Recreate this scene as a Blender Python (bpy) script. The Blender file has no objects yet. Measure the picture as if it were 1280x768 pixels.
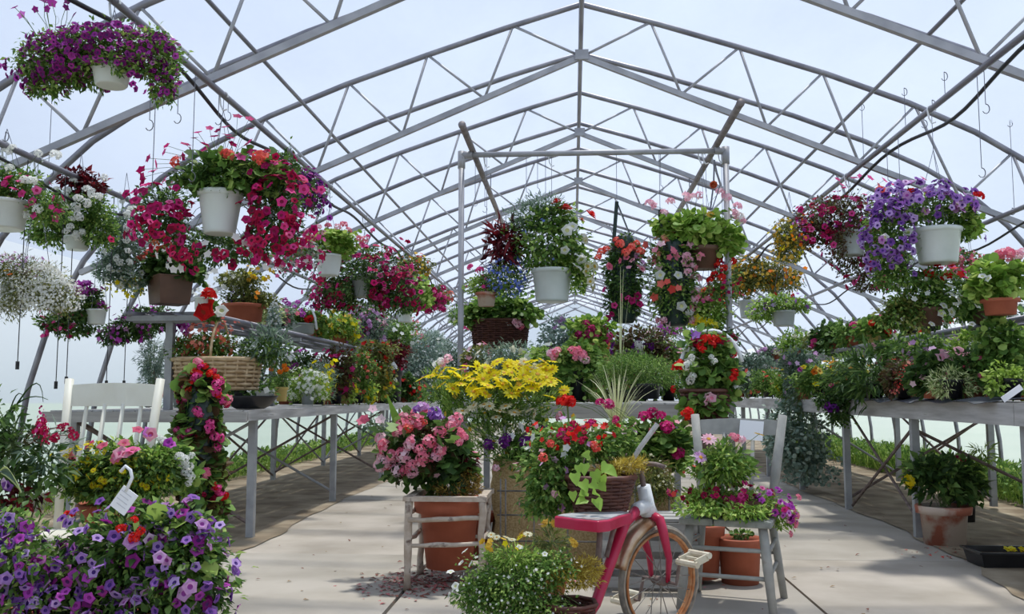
import bpy, math, random
import numpy as np
from mathutils import Vector, Matrix
random.seed(7); RNG = np.random.default_rng(7)
PI = math.pi
S = bpy.context.scene; COL = S.collection

DENS = 2.6
# ------------------------------------------------------------------ camera, sky, sun, exposure
F = 1150.0; EYE = 1.05
PITCH = math.atan(111 / F); YAW = math.atan(76 / math.hypot(F, 111))
cd = bpy.data.cameras.new('camera'); cam = bpy.data.objects.new('camera', cd); COL.objects.link(cam)
cd.sensor_width = 36; cd.lens = F / 1280 * 36; cd.clip_end = 300
cam.location = (0, 0, EYE); cam.rotation_euler = (PI / 2 + PITCH, 0, YAW)
S.camera = cam
W = bpy.data.worlds.new('sky'); S.world = W; W.use_nodes = True
wn = W.node_tree; wn.nodes.clear()
wo = wn.nodes.new('ShaderNodeOutputWorld'); wb = wn.nodes.new('ShaderNodeBackground')
tc = wn.nodes.new('ShaderNodeTexCoord'); sx = wn.nodes.new('ShaderNodeSeparateXYZ'); rp = wn.nodes.new('ShaderNodeValToRGB')
rp.color_ramp.elements[0].position = 0.0; rp.color_ramp.elements[0].color = (1.15, 1.22, 1.36, 1)
rp.color_ramp.elements[1].position = .55; rp.color_ramp.elements[1].color = (.60, .73, 1, 1)
wn.links.new(tc.outputs['Generated'], sx.inputs[0]); wn.links.new(sx.outputs['Z'], rp.inputs[0])
wn.links.new(rp.outputs[0], wb.inputs[0]); wn.links.new(wb.outputs[0], wo.inputs[0])
wb.inputs[1].default_value = .56
sl = bpy.data.lights.new('sun', 'SUN'); sun = bpy.data.objects.new('sun', sl); COL.objects.link(sun)
sl.energy = 6.0; sl.angle = math.radians(3.0); sl.color = (1, .93, .80)
sun.rotation_euler = (math.radians(-14), math.radians(6), 0)
S.view_settings.view_transform = 'Standard'; S.view_settings.look = 'None'
S.view_settings.exposure = 0.42; S.view_settings.gamma = 1
S.cycles.max_bounces = 7; S.cycles.diffuse_bounces = 3; S.cycles.glossy_bounces = 2
S.cycles.transmission_bounces = 4; S.cycles.transparent_max_bounces = 8
S.cycles.sample_clamp_indirect = 4

RC = Matrix.Rotation(YAW, 3, 'Z') @ Matrix.Rotation(PI / 2 + PITCH, 3, 'X')
def ray(px, py): return RC @ Vector(((px - 640) / F, (384 - py) / F, -1))
def P(px, py, Y):                       # the point of the place seen at a pixel, Y metres down the house
    d = ray(px, py); t = Y / d.y
    return Vector((d.x * t, Y, EYE + d.z * t))
def G(px, py, z=0.0):                   # the point at height z
    d = ray(px, py); t = (z - EYE) / d.z
    return Vector((d.x * t, d.y * t, z))
def mpp(Y): return Y / F                # metres per pixel

# ------------------------------------------------------------------ materials
MATS = {}
def nodes(name):
    m = bpy.data.materials.new(name); m.use_nodes = True; nt = m.node_tree; nt.nodes.clear()
    return m, nt, nt.nodes.new('ShaderNodeOutputMaterial')
def c4(c): return (c[0], c[1], c[2], 1)
def s2l(r, g, b):
    f = lambda v: ((v / 255 + .055) / 1.055) ** 2.4 if v > 10 else v / 255 / 12.92
    return (f(r), f(g), f(b))
def mat(name, c1, c2=None, rough=.6, metal=0, scale=12, bump=0, detail=4, stretch=None, spec=.4, c3=None, sharp=(.35, .65)):
    if name in MATS: return MATS[name]
    m, nt, out = nodes(name)
    b = nt.nodes.new('ShaderNodeBsdfPrincipled'); nt.links.new(b.outputs[0], out.inputs[0])
    b.inputs['Roughness'].default_value = rough; b.inputs['Metallic'].default_value = metal
    b.inputs['Specular IOR Level'].default_value = spec
    b.inputs['Base Color'].default_value = c4(c1)
    if c2 is not None:
        t = nt.nodes.new('ShaderNodeTexCoord'); mp = nt.nodes.new('ShaderNodeMapping')
        if stretch: mp.inputs['Scale'].default_value = stretch
        n = nt.nodes.new('ShaderNodeTexNoise'); n.inputs['Scale'].default_value = scale; n.inputs['Detail'].default_value = detail
        r = nt.nodes.new('ShaderNodeValToRGB'); r.color_ramp.elements[0].position = sharp[0]; r.color_ramp.elements[1].position = sharp[1]
        r.color_ramp.elements[0].color = c4(c1); r.color_ramp.elements[1].color = c4(c2)
        if c3 is not None:
            e = r.color_ramp.elements.new(min(.95, sharp[1] + .12)); e.color = c4(c3)
        nt.links.new(t.outputs['Object'], mp.inputs[0]); nt.links.new(mp.outputs[0], n.inputs[0])
        nt.links.new(n.outputs[0], r.inputs[0]); nt.links.new(r.outputs[0], b.inputs['Base Color'])
        if bump:
            bp = nt.nodes.new('ShaderNodeBump'); bp.inputs['Strength'].default_value = bump; bp.inputs['Distance'].default_value = .01
            nt.links.new(n.outputs[0], bp.inputs['Height']); nt.links.new(bp.outputs[0], b.inputs['Normal'])
    MATS[name] = m; return m
def thin(name, c1, c2, c3=None, tr=.3, rough=.5, spec=.3, obj=False):   # leaves and petals: light passes through, every piece a little different
    if name in MATS: return MATS[name]
    m, nt, out = nodes(name)
    g = nt.nodes.new('ShaderNodeNewGeometry'); src = g.outputs['Random Per Island']
    if obj:
        oi = nt.nodes.new('ShaderNodeObjectInfo'); ad = nt.nodes.new('ShaderNodeMath'); ad.operation = 'ADD'
        fr = nt.nodes.new('ShaderNodeMath'); fr.operation = 'FRACT'
        nt.links.new(src, ad.inputs[0]); nt.links.new(oi.outputs['Random'], ad.inputs[1]); nt.links.new(ad.outputs[0], fr.inputs[0]); src = fr.outputs[0]
    r = nt.nodes.new('ShaderNodeValToRGB'); r.color_ramp.elements[0].color = c4(c1); r.color_ramp.elements[1].color = c4(c3 or c2)
    e = r.color_ramp.elements.new(.6); e.color = c4(c2)
    nt.links.new(src, r.inputs[0])
    b = nt.nodes.new('ShaderNodeBsdfPrincipled'); b.inputs['Roughness'].default_value = rough; b.inputs['Specular IOR Level'].default_value = spec
    t = nt.nodes.new('ShaderNodeBsdfTranslucent'); mx = nt.nodes.new('ShaderNodeMixShader'); mx.inputs[0].default_value = tr
    nt.links.new(r.outputs[0], b.inputs['Base Color']); nt.links.new(r.outputs[0], t.inputs[0])
    nt.links.new(b.outputs[0], mx.inputs[1]); nt.links.new(t.outputs[0], mx.inputs[2]); nt.links.new(mx.outputs[0], out.inputs[0])
    MATS[name] = m; return m
LEAF = dict(
    dark=((.018, .045, .014), (.045, .105, .028), (.12, .21, .06)),
    green=((.035, .085, .02), (.095, .20, .045), (.26, .38, .11)),
    light=((.07, .16, .025), (.18, .32, .06), (.38, .50, .16)),
    lime=((.16, .26, .04), (.32, .46, .08), (.48, .60, .18)),
    grey=((.06, .11, .07), (.15, .22, .16), (.32, .40, .32)),
    silver=((.12, .19, .16), (.27, .36, .31), (.45, .52, .47)),
    olive=((.05, .07, .02), (.12, .15, .04), (.24, .26, .09)),
    wine=((.03, .004, .008), (.10, .008, .015), (.26, .02, .03)),
    bronze=((.05, .02, .012), (.11, .07, .03), (.10, .16, .05)),
    straw=((.40, .42, .22), (.58, .60, .36), (.72, .74, .52)),
    moss=((.14, .07, .02), (.30, .19, .04), (.52, .38, .08)),
    variegated=((.10, .20, .05), (.50, .56, .26), (.75, .76, .48)))
def leafmat(k): return thin('leaf_' + k, *[tuple(min(.92, v * m) for v, m in zip(c, (1.65, 1.5, 1.3) if k in ('dark', 'green', 'light', 'olive') else (1.2, 1.2, 1.15))) for c in LEAF[k]], tr=.38, obj=False)
PET = dict(
    magenta=((.30, .006, .08), (.58, .014, .17), (.80, .07, .32)),
    hotpink=((.60, .03, .20), (.85, .09, .34), (.95, .22, .48)),
    crimson=((.28, .003, .04), (.50, .008, .07), (.72, .03, .14)),
    red=((.50, .006, .008), (.75, .015, .015), (.88, .05, .03)),
    coral=((.70, .06, .05), (.88, .14, .11), (.98, .30, .24)),
    salmon=((.62, .12, .10), (.80, .24, .18), (.92, .42, .32)),
    pink=((.72, .13, .22), (.90, .27, .38), (.97, .50, .58)),
    palepink=((.80, .36, .48), (.92, .55, .65), (.98, .76, .82)),
    lilac=((.48, .22, .50), (.68, .38, .68), (.84, .60, .84)),
    orchid=((.40, .04, .40), (.60, .10, .58), (.78, .26, .74)),
    violet=((.19, .06, .34), (.36, .16, .55), (.62, .43, .80)),
    purple=((.16, .008, .12), (.30, .02, .24), (.48, .06, .38)),
    plum=((.10, .01, .15), (.17, .02, .25), (.28, .05, .34)),
    blue=((.08, .12, .48), (.17, .24, .70), (.34, .44, .86)),
    white=((.80, .81, .78), (.90, .90, .87), (.96, .96, .94)),
    cream=((.62, .60, .40), (.80, .78, .58), (.92, .88, .72)),
    yellow=((.80, .62, .01), (.95, .82, .02), (1.0, .92, .12)),
    gold=((.50, .27, .02), (.72, .45, .05), (.86, .62, .12)),
    orange=((.75, .14, .005), (.92, .26, .01), (.98, .40, .04)),
    brick=((.35, .05, .02), (.50, .10, .04), (.66, .20, .08)))
def petmat(k): return thin('petal_' + k, *PET[k], tr=.5 if k in ('yellow', 'white', 'cream') else .38, rough=.6, spec=.2, obj=True)
EYEM = dict(violet=(.05, .01, .16), magenta=(.22, .0, .05), hotpink=(.42, .01, .10), purple=(.07, .005, .1), white=(.55, .55, .25), crimson=(.12, 0, .02),
            pink=(.5, .04, .12), plum=(.03, 0, .05), yellow=(.5, .24, .01), cream=(.5, .35, .03), lilac=(.3, .05, .3), orchid=(.2, .01, .2),
            orange=(.4, .06, .0), coral=(.6, .3, .05), red=(.3, .02, .0), palepink=(.7, .2, .3), salmon=(.6, .2, .05), blue=(.8, .8, .85), gold=(.3, .12, .01), brick=(.2, .03, .01))
def eyemat(k): return mat('throat_' + k, EYEM[k], rough=.7)
M_wire = mat('dull_wire', (.16, .16, .18), rough=.5, metal=.5)
M_hook = mat('white_plastic', (.80, .82, .84), (.72, .74, .77), rough=.4)
M_pot = mat('white_pot_plastic', (.66, .70, .68), (.58, .62, .60), rough=.35, scale=5, bump=.02)
M_potg = mat('grey_pot_plastic', (.42, .45, .45), (.36, .39, .38), rough=.4, scale=5)
M_clay = mat('terracotta', (.46, .13, .07), (.36, .095, .05), rough=.75, scale=7, bump=.1)
M_oldclay = mat('whitened_terracotta', (.40, .13, .08), (.58, .47, .39), rough=.85, scale=6, bump=.25, sharp=(.42, .56))
M_brownpot = mat('brown_clay', (.16, .085, .055), (.11, .06, .04), rough=.6, scale=6, bump=.1)
M_yelpot = mat('yellow_glazed_pot', (.62, .45, .13), (.52, .38, .12), rough=.35, scale=5)
M_black = mat('black_plastic', (.012, .012, .014), rough=.4)
M_bag = mat('green_plastic_bag', (.006, .022, .016), (.01, .03, .022), rough=.35, scale=20, bump=.2)
M_soil = mat('soil', (.035, .02, .012), (.06, .035, .02), rough=.95, scale=60, bump=.5)
M_stem = mat('plant_stem', (.10, .17, .05), (.16, .22, .07), rough=.6)
M_brownstem = mat('brown_stem', (.12, .06, .035), rough=.7)
M_wicker = mat('pale_wicker', (.62, .47, .29), (.42, .28, .15), rough=.6, scale=18, bump=.1)
M_dwick = mat('dark_wicker', (.07, .025, .02), (.13, .05, .035), rough=.55, scale=20, bump=.1)

# ------------------------------------------------------------------ mesh helpers
class MB:
    def __init__(s): s.v = []; s.f = []; s.m = []
    def add(s, vs, fs, mi=0):
        o = len(s.v); s.v += [tuple(p) for p in vs]; s.f += [tuple(i + o for i in f) for f in fs]; s.m += [mi] * len(fs)
    def box(s, c, d, mi=0, rot=None, bev=0):
        hx, hy, hz = d[0] / 2, d[1] / 2, d[2] / 2
        vs = [Vector((x, y, z)) for z in (-hz, hz) for y in (-hy, hy) for x in (-hx, hx)]
        if rot is not None: vs = [rot @ p for p in vs]
        s.add([p + Vector(c) for p in vs], [(0, 2, 3, 1), (4, 5, 7, 6), (0, 1, 5, 4), (2, 6, 7, 3), (0, 4, 6, 2), (1, 3, 7, 5)], mi)
    def beam(s, a, b, w, h, mi=0):      # rectangular bar from a to b, w sideways, h up
        a = Vector(a); b = Vector(b); d = (b - a); L = d.length; d.normalize()
        up = Vector((0, 0, 1)) if abs(d.z) < .95 else Vector((0, 1, 0))
        sd = d.cross(up).normalized(); up = sd.cross(d)
        q = [sd * (w / 2 * i) + up * (h / 2 * j) for i, j in ((-1, -1), (1, -1), (1, 1), (-1, 1))]
        s.add([a + k for k in q] + [b + k for k in q], [(3, 2, 1, 0), (4, 5, 6, 7), (0, 1, 5, 4), (1, 2, 6, 5), (2, 3, 7, 6), (3, 0, 4, 7)], mi)
    def tube(s, pts, r, n=8, closed=False, caps=True, mi=0):
        pts = [Vector(p) for p in pts]; N = len(pts)
        rs = r if isinstance(r, (list, tuple)) else [r] * N
        d0 = (pts[1] - pts[0]).normalized()
        side = d0.cross(Vector((0, 0, 1)) if abs(d0.z) < .9 else Vector((1, 0, 0))).normalized()
        o = len(s.v)
        for i in range(N):
            if closed: d = (pts[(i + 1) % N] - pts[i - 1])
            else: d = pts[min(i + 1, N - 1)] - pts[max(i - 1, 0)]
            if d.length < 1e-9: d = d0.copy()
            d.normalize(); side = side - d * side.dot(d)
            if side.length < 1e-6: side = d.orthogonal()
            side.normalize(); w = d.cross(side)
            for k in range(n):
                a = 2 * PI * k / n; s.v.append(tuple(pts[i] + (side * math.cos(a) + w * math.sin(a)) * rs[i]))
        for i in range(N if closed else N - 1):
            j = (i + 1) % N
            for k in range(n):
                l = (k + 1) % n; s.f.append((o + i * n + k, o + i * n + l, o + j * n + l, o + j * n + k)); s.m.append(mi)
        if caps and not closed:
            s.f.append(tuple(o + k for k in reversed(range(n)))); s.f.append(tuple(o + (N - 1) * n + k for k in range(n))); s.m += [mi, mi]
    def lathe(s, prof, c=(0, 0, 0), n=24, ax=1, ay=1, mi=0, close=True):
        o = len(s.v); K = len(prof)
        for r, z in prof:
            for k in range(n):
                a = 2 * PI * k / n; s.v.append((c[0] + r * ax * math.cos(a), c[1] + r * ay * math.sin(a), c[2] + z))
        for i in range(K - 1):
            for k in range(n):
                l = (k + 1) % n; s.f.append((o + i * n + k, o + i * n + l, o + (i + 1) * n + l, o + (i + 1) * n + k)); s.m.append(mi)
        if close: s.f.append(tuple(o + k for k in reversed(range(n)))); s.m.append(mi)
    def mesh(s, name, mats, smooth=False):
        me = bpy.data.meshes.new(name); me.from_pydata(s.v, [], s.f)
        for m in (mats if isinstance(mats, (list, tuple)) else [mats]): me.materials.append(m)
        me.polygons.foreach_set('material_index', s.m)
        if smooth: me.polygons.foreach_set('use_smooth', [True] * len(s.f))
        me.update(); return me
    def build(s, name, mats, parent=None, smooth=False, stuff=False):
        return link(name, s.mesh(name, mats, smooth), parent, stuff)
def link(name, me, parent=None, stuff=False, loc=None):
    o = bpy.data.objects.new(name, me); COL.objects.link(o)
    if parent is not None:
        o.parent = parent; wp = Vector((0, 0, 0)); q = parent
        while q is not None: wp += q.location; q = q.parent
        o.location = (-wp) if loc is None else Vector(loc) - wp      # the mesh was written in world coordinates
    elif loc is not None: o.location = loc
    if stuff: o['kind'] = 'stuff'
    return o
def tag(o, label=None, cat=None, group=None, kind=None):
    if label: o['label'] = label
    if cat: o['category'] = cat
    if group: o['group'] = group
    if kind: o['kind'] = kind
    return o
def thing(name, loc, label=None, cat=None, group=None, kind=None):
    o = bpy.data.objects.new(name, None); COL.objects.link(o); o.location = loc; o.empty_display_size = .1
    return tag(o, label, cat, group, kind)
def np_mesh(name, V, Fc, mats, fm=None, smooth=False):   # V (n,3), Fc (m,3) triangles
    me = bpy.data.meshes.new(name)
    me.vertices.add(len(V)); me.vertices.foreach_set('co', V.astype(np.float32).ravel())
    me.loops.add(Fc.size); me.loops.foreach_set('vertex_index', Fc.astype(np.int32).ravel())
    me.polygons.add(len(Fc)); me.polygons.foreach_set('loop_start', np.arange(0, Fc.size, 3, dtype=np.int32))
    for m in (mats if isinstance(mats, (list, tuple)) else [mats]): me.materials.append(m)
    if fm is not None: me.polygons.foreach_set('material_index', fm.astype(np.int32))
    me.update(calc_edges=True)
    return me
def nrm(a): return a / np.maximum(np.linalg.norm(a, axis=-1, keepdims=True), 1e-9)
# leaf outlines: (across, along, out of plane)
LT = {
 'oval': ([(0, 0, 0), (-.26, .42, .10), (.26, .42, .10), (0, .5, 0), (0, 1, -.08)], [(0, 3, 1), (0, 2, 3), (1, 3, 4), (3, 2, 4)]),
 'round': ([(0, .4, 0), (0, 0, .03), (-.42, .15, .08), (-.48, .55, .10), (-.2, .92, .02), (.2, .92, .02), (.48, .55, .10), (.42, .15, .08)],
           [(0, 2, 1), (0, 3, 2), (0, 4, 3), (0, 5, 4), (0, 6, 5), (0, 7, 6), (0, 1, 7)]),
 'narrow': ([(0, 0, 0), (-.09, .45, .03), (.09, .45, .03), (0, 1, -.05)], [(0, 2, 1), (1, 2, 3)]),
 'heart': ([(0, .12, 0), (-.30, 0, .06), (-.44, .28, .10), (-.26, .68, .06), (0, 1.05, -.08), (.26, .68, .06), (.44, .28, .10), (.30, 0, .06), (0, .5, -.02)],
           [(0, 8, 1), (1, 8, 2), (2, 8, 3), (3, 8, 4), (4, 8, 5), (5, 8, 6), (6, 8, 7), (7, 8, 0)]),
 'grass': ([(-.012, 0, 0), (.012, 0, 0), (-.010, .5, .04), (.010, .5, .04), (.03, 1, -.06)], [(0, 1, 3), (0, 3, 2), (2, 3, 4)]),
 'lobed': ([(0, 0, 0), (-.45, .2, .06), (-.2, .45, 0), (-.4, .8, .04), (0, .62, 0), (0, 1.05, -.05), (.4, .8, .04), (.2, .45, 0), (.45, .2, .06)],
           [(0, 2, 1), (0, 4, 2), (2, 4, 3), (4, 5, 3), (4, 6, 5), (0, 7, 4), (7, 6, 4), (0, 8, 7)]),
 'curl': ([(-.03, 0, 0), (.03, 0, 0), (-.03, .5, .2), (.03, .5, .2), (0, 1, -.1)], [(0, 1, 3), (0, 3, 2), (2, 3, 4)]),
}
def leaves(name, pos, dr, up, size, kind, m, parent, stuff=True):
    T, Ft = LT[kind]; T = np.array(T); Ft = np.array(Ft); N = len(pos)
    dr = nrm(dr); sd = nrm(np.cross(dr, up)); nn = np.cross(sd, dr)
    s = size[:, None, None]
    V = pos[:, None, :] + s * (T[None, :, 0:1] * sd[:, None, :] + T[None, :, 1:2] * dr[:, None, :] + T[None, :, 2:3] * nn[:, None, :])
    Fc = Ft[None] + (np.arange(N) * len(T))[:, None, None]
    return link(name, np_mesh(name, V.reshape(-1, 3), Fc.reshape(-1, 3), m), parent, stuff)
def blob_points(blobs, n, lo=.35, hi=1.0, low=-.9, front=.0, tail=.08):
    """points and outward directions in the union of ellipsoids (c, rx, ry, rz)"""
    wts = np.array([b[1] * b[3] for b in blobs]); wts = wts / wts.sum()
    ps, ds = [], []
    for b, w in zip(blobs, wts):
        k = max(1, int(round(n * w))); d = nrm(RNG.normal(size=(k * 3 + 12, 3)))
        if front: d[:, 1] = np.where(RNG.random(len(d)) < front, -np.abs(d[:, 1]), d[:, 1])
        d = d[d[:, 2] > low][:k]
        r = lo + (hi - lo) * RNG.random(len(d)) ** .6
        r = np.where(RNG.random(len(d)) < tail, r * 1.22, r)
        for _ in range(4):
            q = nrm(RNG.normal(size=3)); r = r * (1 + .10 * np.sin(5 * (d @ q) + RNG.random() * 6))
        p = np.array(b[0]) + d * r[:, None] * np.array([b[1], b[2], b[3]]) * .92
        ps.append(p); ds.append(d)
    return np.concatenate(ps), np.concatenate(ds)
def world_blobs(bl, Y):
    out = []
    for b in bl:
        dy = b[4] if len(b) > 4 else 0
        k = mpp(Y + dy); rx, rz = b[2] * k, b[3] * k
        ry = min(rx, max(rz, rx * .6)) * .95
        out.append((tuple(P(b[0], b[1], Y + dy)), rx, ry, rz))
    return out
# ------------------------------------------------------------------ flowers: one small mesh per kind and colour, shared
FT = {}
def ftemplate(kind, col, var):
    key = (kind, col, var)
    if key in FT: return FT[key]
    rg = np.random.default_rng(abs(hash((kind, var))) % 1000 if False else (len(kind) * 31 + ord(kind[0]) + var * 17))
    V, Fc, fm = [], [], []
    def tri(a, b, c, m=0): Fc.append((a, b, c)); fm.append(m)
    def disc5(c, n, s, lobes=5, dep=.12):
        n = nrm(n); a = nrm(np.cross(n, [.3, .2, 1] if abs(n[2]) < .9 else [1, .1, 0])); b = np.cross(n, a); o = len(V)
        V.append(c - n * dep * s)
        for k in range(2 * lobes):
            an = PI * k / lobes + rg.random() * .1; r = s * (.5 if k % 2 == 0 else .34)
            V.append(c + (a * math.cos(an) + b * math.sin(an)) * r)
        for k in range(2 * lobes): tri(o, o + 1 + k, o + 1 + (k + 1) % (2 * lobes))
    Z = np.array([0, 0, 1.])
    if kind == 'petunia':
        V.append(np.array([0, 0, -.22])); n = 10; ph = rg.random() * .3
        for ring, (r, z) in enumerate(((.19, -.05), (.37, .04), (.5, -.02))):
            for k in range(n):
                an = 2 * PI * k / n; rr = r * (1 + (.13 if k % 2 == 0 else -.13) * (ring / 2)); zz = z + (.05 if k % 2 else -.03) * ring / 2 + (rg.random() - .5) * .06 * ring
                V.append(np.array([rr * math.cos(an), rr * math.sin(an), zz]))
        for k in range(n):
            l = (k + 1) % n; tri(0, 1 + k, 1 + l, 1)
            for q in (0, 1):
                a, b = 1 + q * n + k, 1 + q * n + l; c, d = a + n, b + n
                tri(a, c, d); tri(a, d, b)
    elif kind == 'daisy':
        n = 12
        for k in range(n):
            an = 2 * PI * k / n; w = .11; o = len(V); ca, sa = math.cos(an), math.sin(an)
            dz = -.06 + rg.random() * .08
            for x, y, z in ((.08, 0, 0), (.3, w, .03), (.5, 0, dz), (.3, -w, .03)): V.append(np.array([x * ca - y * sa, x * sa + y * ca, z]))
            tri(o, o + 1, o + 2); tri(o, o + 2, o + 3)
        o = len(V); V.append(np.array([0, 0, .07]))
        for k in range(8): V.append(np.array([.12 * math.cos(k * PI / 4), .12 * math.sin(k * PI / 4), .02]))
        for k in range(8): tri(o, o + 1 + k, o + 1 + (k + 1) % 8, 1)
    elif kind == 'head':
        for k in range(16):
            z = 1 - 1.25 * (k + .5) / 16; an = k * 2.4; r = math.sqrt(max(0, 1 - z * z)); d = np.array([r * math.cos(an), r * math.sin(an), z])
            disc5(d * np.array([.38, .38, .30]), d + rg.normal(size=3) * .25, .36, 5)
    elif kind == 'five': disc5(np.zeros(3), Z, 1.0, 5, .1)
    elif kind == 'dot':
        o = len(V)
        for p in ((.5, 0, .1), (0, .5, -.05), (-.5, 0, .1), (0, -.5, -.05)): V.append(np.array(p))
        tri(o, o + 1, o + 2); tri(o, o + 2, o + 3)
    elif kind == 'pom':
        for ring, (cnt, r, z, t) in enumerate(((9, .5, 0, .1), (8, .38, .1, .22), (6, .24, .2, .3), (4, .12, .26, .35))):
            for k in range(cnt):
                an = 2 * PI * (k + .5 * ring) / cnt; o = len(V); ca, sa = math.cos(an), math.sin(an); w = r * .42
                for x, y, zz in ((0, 0, z - .1), (r * .7, w, z + .02), (r, 0, t - .12), (r * .7, -w, z + .02)): V.append(np.array([x * ca - y * sa, x * sa + y * ca, zz]))
                tri(o, o + 1, o + 2); tri(o, o + 2, o + 3)
    elif kind == 'spike':       # a raceme 1 unit tall
        for k in range(18):
            z = k / 17; r = .17 * (1 - .75 * z) + .02; an = k * 2.3; d = np.array([math.cos(an), math.sin(an), .25])
            disc5(np.array([r * d[0], r * d[1], z]), d, .2 * (1 - .5 * z), 4)
    elif kind == 'starry':
        for k in range(6):
            an = 2 * PI * k / 6; o = len(V); ca, sa = math.cos(an), math.sin(an)
            for x, y, z in ((0, 0, -.08), (.28, .13, .05), (.5, 0, -.1), (.28, -.13, .05)): V.append(np.array([x * ca - y * sa, x * sa + y * ca, z]))
            tri(o, o + 1, o + 2); tri(o, o + 2, o + 3)
    FT[key] = (np.array(V), np.array(Fc), np.array(fm)); return FT[key]
FM = {}
def fmesh(kind, col, var):
    key = (kind, col, var)
    if key not in FM:
        V, Fc, fm = ftemplate(kind, col, var); FM[key] = np_mesh('flower_' + kind, V, Fc, [petmat(col), eyemat(col if kind != 'daisy' else ('yellow' if col not in ('yellow',) else 'yellow'))], fm)
    return FM[key]
def frame_of(n, spin):
    n = Vector(n).normalized(); a = n.cross(Vector((0, 0, 1)));
    a = n.orthogonal() if a.length < 1e-3 else a
    a.normalize(); b = n.cross(a); a2 = a * math.cos(spin) + b * math.sin(spin); b2 = n.cross(a2)
    return Matrix((a2, b2, n)).transposed()
ALT = dict(pink='palepink', magenta='hotpink', crimson='magenta', hotpink='pink', orchid='purple', salmon='coral', gold='yellow', orange='gold', purple='orchid', violet='lilac', palepink='white')
ALTP = dict(violet=.08, palepink=.12, hotpink=.2, purple=.15, gold=.2)
def put_flowers(parent, pts, nrms, kind, col, diam, Y, name='flower', jitter=.42):
    px = diam / mpp(Y); n = len(pts)
    if px >= 6.5 and n <= 300 and kind != 'dot':
        for p, d in zip(pts, nrms):
            s = diam * random.uniform(.8, 1.2); up = Vector((0, 0, 1)) if kind == 'spike' else Vector(d) + Vector((random.gauss(0, jitter), random.gauss(0, jitter), random.gauss(0, jitter)))
            R = frame_of(up, random.random() * 6.28).to_4x4()
            cc = ALT[col] if col in ALT and random.random() < ALTP.get(col, .25) else col
            o = bpy.data.objects.new(name, fmesh(kind, cc, random.randrange(3))); COL.objects.link(o); o.parent = parent
            o.matrix_local = Matrix.Translation(Vector(p) - parent.location) @ R @ Matrix.Scale(s, 4)
    elif n:
        V, Fc, fm = ftemplate(kind, col, 0)
        d = nrm(np.array(nrms) + RNG.normal(size=(n, 3)) * jitter)
        if kind == 'spike': d = np.tile([0, 0.001, 1.], (n, 1))
        a = nrm(np.cross(d, [.31, .2, .9])); b = np.cross(d, a); s = diam * RNG.uniform(.75, 1.25, n)[:, None, None]
        W_ = np.array(pts)[:, None, :] + s * (V[None, :, 0:1] * a[:, None] + V[None, :, 1:2] * b[:, None] + V[None, :, 2:3] * d[:, None])
        FF = Fc[None] + (np.arange(n) * len(V))[:, None, None]
        me = np_mesh('blossoms', W_.reshape(-1, 3), FF.reshape(-1, 3), [petmat(col), eyemat(col)], np.tile(fm, n))
        link('blossoms', me, parent, True)
def add_stems(parent, starts, ends, r=.0022, m=None, name='stem', bend=.2):
    mb = MB()
    for a, b in zip(starts, ends):
        a = Vector(a); b = Vector(b); mid = (a + b) / 2 + Vector((random.gauss(0, .12), random.gauss(0, .12), bend)) * (b - a).length * .5
        mb.tube([a, mid, b], r, 3, caps=False)
    if mb.v: return mb.build(name, m or M_stem, parent, stuff=True)
# ------------------------------------------------------------------ pots
def pot_mesh(c, rt, rb, h, style):
    """c = centre of the base"""
    mb = MB()
    if style == 'plastic':
        prof = [(rb * .92, 0), (rb, .006), (rb * 1.02, h * .08), (rt * .93, h * .86), (rt * .95, h * .87), (rt, h * .89), (rt * 1.02, h * .97), (rt, h), (rt * .94, h), (rt * .9, h * .86)]
    elif style == 'clay':
        prof = [(rb, 0), (rt * .88 * .76 + rb * .24, h * .78), (rt, h * .80), (rt * 1.03, h * .98), (rt, h), (rt * .9, h), (rt * .86, h * .88)]
    elif style == 'box':
        prof = [(rb, 0), (rt, h * .95), (rt * 1.03, h * .96), (rt * 1.03, h), (rt * .93, h), (rt * .9, h * .85)]
    mb.lathe(prof, c, 28 if style != 'box' else 4)
    return mb
def wicker(c, ax, ay, h, flare=1.25, rings=9, r=.008, stakes=26):
    mb = MB(); c = Vector(c)
    for i in range(rings + 1):
        t = i / rings; k = 1 + (flare - 1) * t; pts = []; n = stakes * 2
        for j in range(n):
            a = 2 * PI * j / n; w = 1 + (.03 if (j // 1) % 4 in (0, 1) else -.03) * (1 if i % 2 else -1)
            pts.append(c + Vector((ax * k * w * math.cos(a), ay * k * w * math.sin(a), h * t)))
        mb.tube(pts, r * (1.5 if i == rings else 1) , 5, closed=True)
    for j in range(stakes):
        a = 2 * PI * j / stakes
        mb.tube([c + Vector((ax * math.cos(a), ay * math.sin(a), 0)), c + Vector((ax * flare * math.cos(a), ay * flare * math.sin(a), h))], r * .8, 4)
    mb.lathe([(1, .004), (.99, .0)], c, 20, ax, ay)
    # an inner lining closes the gaps
    mb.lathe([(.97, .005), (.97 * flare, h * .95)], c, 24, ax, ay)
    return mb
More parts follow.
